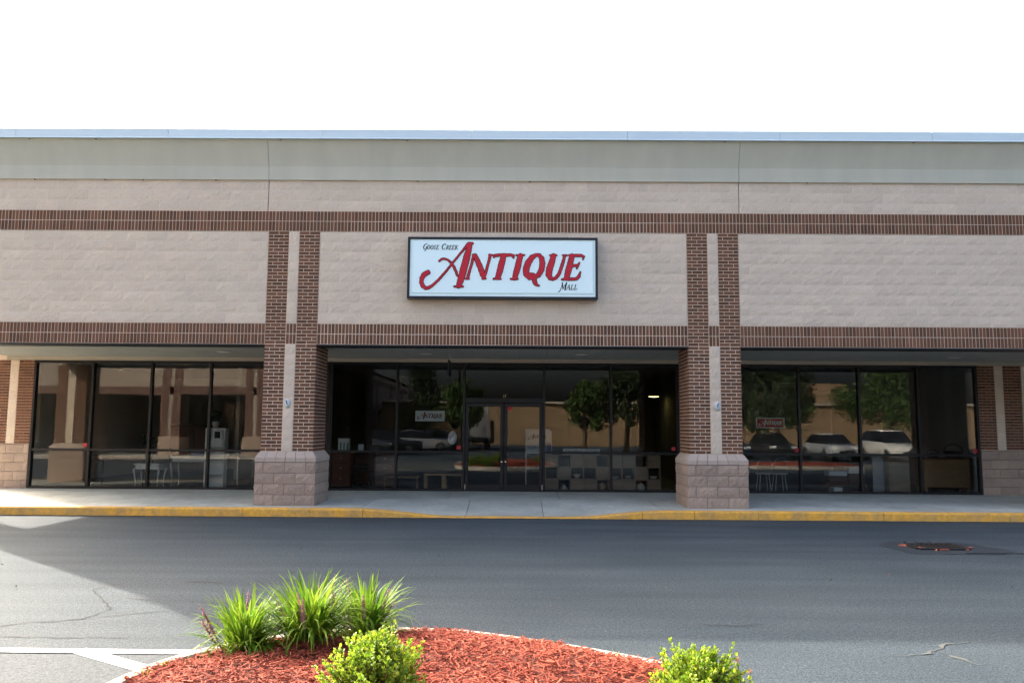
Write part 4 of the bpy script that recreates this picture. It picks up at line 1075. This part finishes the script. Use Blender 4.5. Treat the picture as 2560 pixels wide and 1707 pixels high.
# right shop
def bentchair(x, label):
    t = thing('metal_chair', label, 'chair', (x,4.05,.166)); MB().lathe((0,0,.42),[(.18,0),(.19,.015),(.18,.03)],18).build('seat', 'white_wood', t)
    MB().tube([(-.16,-.1,.43),(-.17,-.13,.68),(-.09,-.15,.80),(0,-.15,.83),(.09,-.15,.80),(.17,-.13,.68),(.16,-.1,.43)], .009, 8).build('backrest', 'white_wood', t, True)
    for a in (.8,2.35,3.93,5.5): MB().tube([(.14*math.cos(a),.14*math.sin(a),.419),(.2*math.cos(a),.2*math.sin(a),0)], .009, 8).build('leg', 'white_wood', t)
bentchair(6.22,'white bent-metal chair nearest the right brick pillar'); bentchair(6.60,'white bent-metal chair farther from the right brick pillar')
def wbox(x, y, z, w_, h_, label, lid=True):
    t = thing('storage_box', label, 'box', (x,y,z)); MB().bbox(-w_/2,w_/2,-.15,.15,0,h_-.002 if not lid else h_*.6,.006).build('box_base', 'brown_wood' if lid else 'paper', t)
    if lid: MB().bbox(-w_/2-.006,w_/2+.006,-.156,.156,h_*.6+.001,h_,.006).build('box_lid', 'paper', t)
ltb = thing('low_table', 'dark low table carrying boxes in the right shop window', 'table', (8.1,3.95,.166)); MB().bbox(-.5,.5,-.2,.2,.20,.235,.006).build('tabletop', 'brown_wood', ltb)
for sx_ in (-1,1):
    for sy in (-1,1): MB().bbox(sx_*.45-.03,sx_*.45+.03,sy*.16-.03,sy*.16+.03,0,.199,.004).build('leg', 'brown_wood', ltb)
wbox(7.90,3.92,.402,.42,.28,'white-lidded box at left on the low table in the right shop window'); wbox(8.34,3.92,.402,.36,.38,'taller white-lidded box at right on the low table in the right shop window')
wbox(7.74,3.52,.166,.2,.16,'small white box on the floor in the right shop window',False)
wd = thing('wardrobe', 'low tan wooden cupboard in the right shop window', 'cupboard', (9.36,4.0,.166)); MB().bbox(-.25,.25,-.2,.2,0,.86,.008).build('body', 'tan_wood', wd); MB().bbox(-.22,.22,-.216,-.201,.06,.82,.005).build('door', 'tan_wood', wd)
gp = thing('grey_panel', 'grey-blue board leaning beside the tan cupboard', 'panel', (8.95,4.0,.166)); MB().bbox(-.14,.14,-.02,.02,0,.82,.005).build('board', 'car_silver', gp)
ds = thing('dresser', 'brown wooden dresser at the right end of the right shop window', 'dresser', (10.56,4.15,.166)); MB().bbox(-.55,.55,-.22,.22,.14,.80,.008).build('body', 'oak', ds); MB().bbox(-.58,.58,-.25,.25,.801,.84,.008).build('top', 'brown_wood', ds)
for z in (.18,.39,.60):
    d = MB().bbox(-.52,.52,-.238,-.221,z,z+.18,.005).build('drawer', 'oak', ds)
    for x in (-.3,.3): MB().lathe((x,-.25,z+.09),[(.018,-.012),(.022,0),(.018,.012)],10).build('knob', 'teal', d)
for sx_ in (-1,1):
    for sy in (-1,1): MB().bbox(sx_*.5-.03,sx_*.5+.03,sy*.18-.03,sy*.18+.03,0,.139,.004).build('leg', 'oak', ds)
def basket(x, rr, h_, label):
    t = thing('basket', label, 'basket', (x,4.15,1.007)); MB().lathe((0,0,0),[(rr*.85,0),(rr,h_*.9),(rr,h_),(rr*.93,h_),(rr*.8,.02)],16).build('body', 'black', t)
    MB().tube([(rr*math.cos(a),0,h_+rr*.7*math.sin(a)) for a in np.linspace(0,math.pi,10)], .01, 6).build('handle', 'black', t)
basket(10.85,.22,.16,'larger dark basket on the brown dresser'); basket(10.35,.13,.09,'smaller dark basket on the brown dresser')

# ------------------------------------------------------------------ across the lot (seen mirrored in the glass)
def wing():
    t = thing('arcade_wing', 'sunlit arcade wing with brick bands and pillars mirrored in the left shop windows', 'building', (-12.5,-19.5,0))
    X0 = -34; D = -55
    m = MB(); m.box(X0,0,-.5,0,3.25,6.5).box(-.5,0,D,-.5,3.25,6.5).box(X0,0,D,-3.2,6.3,6.5).build('wall', 'far_block', t)
    for z in (3.25,5.45): MB().box(X0,.02,-.02,.02,z,z+.41).box(0,.021,D,-.02,z,z+.41).build('soldier_band', 'far_soldier', t)
    MB().box(X0,.18,0.021,.18,6.5,7.4).box(0.021,.18,D,.02,6.5,7.4).build('cornice', 'stucco', t)
    def pil(cx, cy):
        MB().box(cx-.5,cx-.1,cy-.5,cy+.5,1.1,5.44).box(cx+.1,cx+.5,cy-.5,cy+.5,1.1,5.44).build('pillar', 'far_brick', t)
        MB().box(cx-.1,cx+.1,cy-.49,cy+.49,1.1,5.44).build('block_strip', 'far_block', t); MB().bbox(cx-.58,cx+.58,cy-.58,cy+.58,0,1.1,.05).build('pedestal', 'pedestal', t)
    for i in range(8): pil(-.55-4.3*i, -.47)
    for i in range(1,7): pil(-.47, -.47-8.2*i)
    MB().box(X0,-3.2,-3.3,-3.2,0,3.25).box(-3.3,-3.2,D,-3.3,0,3.25).build('shop_front', 'car_glass', t)
    MB().box(X0,1.0,-3.1,1.0,.004,.15).box(-3.1,1.0,D,-3.1,.004,.15).build('walkway', 'sidewalk', t)
    MB().box(X0,1.1,1.001,1.1,.004,.15).box(1.001,1.1,D,1.0,.004,.15).build('kerb', 'kerb_concrete', t)
wing()
fs = thing('far_store', 'long tan store across the lot mirrored in the shop glass', 'building', (10,-56,0))
MB().box(-24,36,-20,0,0,4.2).build('wall', 'tan_stucco', fs); MB().box(18,22,-6,.3,4.26,6.0).build('parapet', 'tan_stucco', fs)
for x in (-14,28): MB().bbox(x,x+2.2,.0,.06,.2,2.4,.02).build('door', 'car_glass', fs)
MB().box(-24,36,.02,.4,4.05,4.25).build('cornice', 'trim_tan', fs)
def island2(x, y, a, b, label):
    t = thing('planting_island', label, 'planting bed', (x,y,0)); pr = [(a*math.cos(q), b*math.sin(q)) for q in np.linspace(0,6.2832,37)[:-1]]
    MB().loft([[(p[0]*k,p[1]*k,z) for p in pr] for k,z in ((1,0),(1,.15),(.94,.15),(.93,.14))]).build('kerb_stone', 'kerb_concrete', t); MB().loft([[(p[0]*k,p[1]*k,z) for p in pr] for k,z in ((.935,.13),(.6,.24),(.05,.28))]).build('mulch_bed', 'mulch', t, True)
island2(12.5,-13.5,3.2,1.3,'red mulch island mirrored in the right shop window'); island2(-7.8,-15.5,1.6,2.6,'red mulch island mirrored in the left shop windows')
def tree(x, y, ht, rad, m, label, seed, conif=False):
    rnd = random.Random(seed); t = thing('shade_tree', label, 'tree', (x,y,0), 'trees across the parking lot'); tr = MB()
    tr.tube([(0,0,0),(.05,0,ht*.25),(0,.08,ht*.55),(.05,0,ht*.9)], [.2,.16,.1,.03], 8); lv = MB()
    cl = []
    for i in range(30):
        if conif: z = ht*(.12+.86*rnd.random()); rr = rad*(1-z/ht)+.15; a = rnd.uniform(0,6.28); cl.append((math.cos(a)*rr*.7, math.sin(a)*rr*.7, z, .35+rr*.4))
        else:
            a = rnd.uniform(0,6.28); e = rnd.uniform(-.6,1.4); rr = rad*rnd.uniform(.45,1); cl.append((math.cos(a)*math.cos(e)*rr, math.sin(a)*math.cos(e)*rr, ht*.56+math.sin(e)*rr*ht*.40/rad, rad*rnd.uniform(.25,.42)))
    for i, (cx,cy,cz,cr_) in enumerate(cl):
        if i < 12: tr.tube([(0,0,min(ht*.35,cz*.7)),(cx*.5,cy*.5,cz*.8),(cx,cy,cz)], [.06,.04,.015], 5)
        for k in range(150):
            d = Vector((rnd.gauss(0,1),rnd.gauss(0,1),rnd.gauss(0,1))); d = d.normalized()*rnd.random()**.4*cr_; c = Vector((cx,cy,cz))+d
            a = Vector((rnd.gauss(0,1),rnd.gauss(0,1),rnd.gauss(0,1))).normalized(); b = a.orthogonal().normalized(); s = rnd.uniform(.08,.19)
            lv.add([c-a*s, c+b*s*.6, c+a*s, c-b*s*.6], [(0,1,2,3)], rnd.random())
    tr.build('trunk', 'bark', t, True); tag(lv.build('crown', m, t, fix=False), kind='stuff')
for a in ((4.9,-33,5.0,1.2,'leaf','slender bright green tree mirrored right of the doors',1),(8.0,-35,6.0,2.7,'leaf_dark','broad dark tree mirrored beside the right pillar',2),(15.2,-27,6.2,3.3,'leaf_dark','large dark tree mirrored behind the red window sign',3),
          (24.0,-30,6.0,3.2,'leaf','leafy tree mirrored above the white crossover',4),(-3.6,-34,5.0,1.8,'leaf','pale green tree mirrored beside the white window sign',5),(12.0,-40,6.5,2.8,'leaf_dark','dark tree mirrored between the lamp pole and the red sign',8),(19.5,-38,5.6,2.4,'leaf','pale tree mirrored behind the silver sedan',9)): tree(*a)
tree(-7.0,-40,9.5,2.4,'leaf_dark','dark conical evergreen mirrored left of the doors',6,True)

def car(x, y, rz, paint, label, suv=False, rear=False):
    t = thing('parked_car', label, 'car', (x,y,0), 'cars parked across the lot', rz); L2, W2 = 2.25, .88
    top = 1.62 if suv else 1.42; belt = 1.02 if suv else .92
    st_ = [(-L2,.42,.70,.70),(-L2+.12,.30,.80,.82),(-1.5,.24,belt-.10,W2),(-.9,.22,belt-.02,W2),(.4,.22,belt,W2),(1.5,.24,belt-(.0 if suv else .0),W2),(L2-.15,.30,belt-.08,.82),(L2,.42,belt-.18,.74)]
    rings = []
    for sx_, zb, zt, hw in st_:
        rings.append([(-hw*.92,sx_,zb),(hw*.92,sx_,zb),(hw,sx_,zb+.15),(hw,sx_,zt-.1),(hw*.9,sx_,zt),(-hw*.9,sx_,zt),(-hw,sx_,zt-.1),(-hw,sx_,zb+.15)])
    MB().loft(rings).build('body', 'car_'+paint, t, True)
    gh = [(-.95,belt-.04,.78),(-.25,top-.03,.60),(.55,top,.60),(1.2 if not suv else 1.7,top-.06,.58),(1.85 if not suv else 2.1,belt-.05,.76)]
    MB().loft([[(-.80,q[0],belt-.06),(.80,q[0],belt-.06),(q[2],q[0],q[1]),(-q[2],q[0],q[1])] for q in gh]).build('windows', 'car_glass', t)
    MB().loft([[(-.59,a,z-.01),(.59,a,z-.01),(.55,a,z+.03),(-.55,a,z+.03)] for a,z in ((-.22,top-.02),(.55,top+.01),(1.15 if not suv else 1.65,top-.05))]).build('roof', 'car_'+paint, t, True)
    for sx_ in (-1,1):
        for yy in (-1.38,1.38):
            wv = MB(); wv.loft([[(sx_*xx,yy+rr*math.cos(a),.33+rr*math.sin(a)) for a in np.linspace(0,6.2832,19)[:-1]] for xx,rr in ((.68,.33),(.90,.33),(.905,.22))]); wh = wv.build('wheel', 'tyre', t)
            MB().loft([[(sx_*xx,yy+rr*math.cos(a),.33+rr*math.sin(a)) for a in np.linspace(0,6.2832,13)[:-1]] for xx,rr in ((.90,.21),(.912,.20),(.915,.05))]).build('rim', 'rim', wh)
        MB().bbox(sx_*.56-.17,sx_*.56+.17,-L2-.015,-L2+.14,.60,.74,.02).build('headlight', 'lens_white', t); MB().bbox(sx_*.58-.14,sx_*.58+.14,L2-.10,L2+.02,.68,.82,.02).build('tail_light', 'lens_red', t)
    MB().bbox(-.4,.4,-L2-.02,-L2+.05,.44,.56,.02).build('grille', 'black', t)
car(20.4,-22,math.pi,'white','white crossover mirrored in the right shop window',True)
car(17.3,-22.3,math.pi,'silver','silver sedan mirrored beside the white crossover'); car(14.6,-24,math.pi,'dark','black car mirrored left of the silver sedan')
car(12.2,-24.5,math.pi,'blue','dark blue car mirrored behind the red window sign'); car(9.6,-23.5,0,'silver','silver car seen from behind, mirrored nearest the right pillar')
car(-9.3,-25,R(70),'grey','grey van mirrored in the window left of the doors',True); car(-8.0,-30,R(75),'dark','black car mirrored next to the grey van'); car(-6.5,-34.5,R(75),'white','white car mirrored below the white window sign'); car(-5.5,-38.5,R(75),'blue','blue car farthest along the mirrored row of cars')
tk = thing('box_truck', 'white box truck mirrored in the left door leaf', 'truck', (-2.78,-40,0), None, R(-90))
MB().bbox(-3.2,1.8,-1.1,1.1,.9,3.2,.04).build('cargo_box', 'car_white', tk); MB().bbox(1.85,3.4,-1.0,1.0,.5,2.3,.12).build('cab', 'car_white', tk); MB().bbox(2.6,3.42,-.9,1.02,1.35,2.1,.05).build('window', 'car_glass', tk)
for x in (-2.2,-1.2,2.6):
    for y in (-.9,.9): MB().loft([[(x+.42*math.cos(a),y+q,.42+.42*math.sin(a)) for a in np.linspace(0,6.2832,17)[:-1]] for q in (-.14,.14)]).build('wheel', 'tyre', tk)
ps = thing('light_pole', 'tall thin lamp pole mirrored at the right of the centre shop', 'lamp post', (6.8,-20,0)); MB().tube([(0,0,0),(0,0,8)], [.09,.06], 8).build('pole', 'metal', ps); MB().bbox(-.5,.5,-.15,.15,8,8.15,.03).build('lamp_head', 'steel_dark', ps)
for x0, x1 in ((-7,8),): 
    for i in range(6): strip('painted_line', [(9+i*2.75,-25.5),(9+i*2.75,-20.2)], .11, 'white_paint', .004)
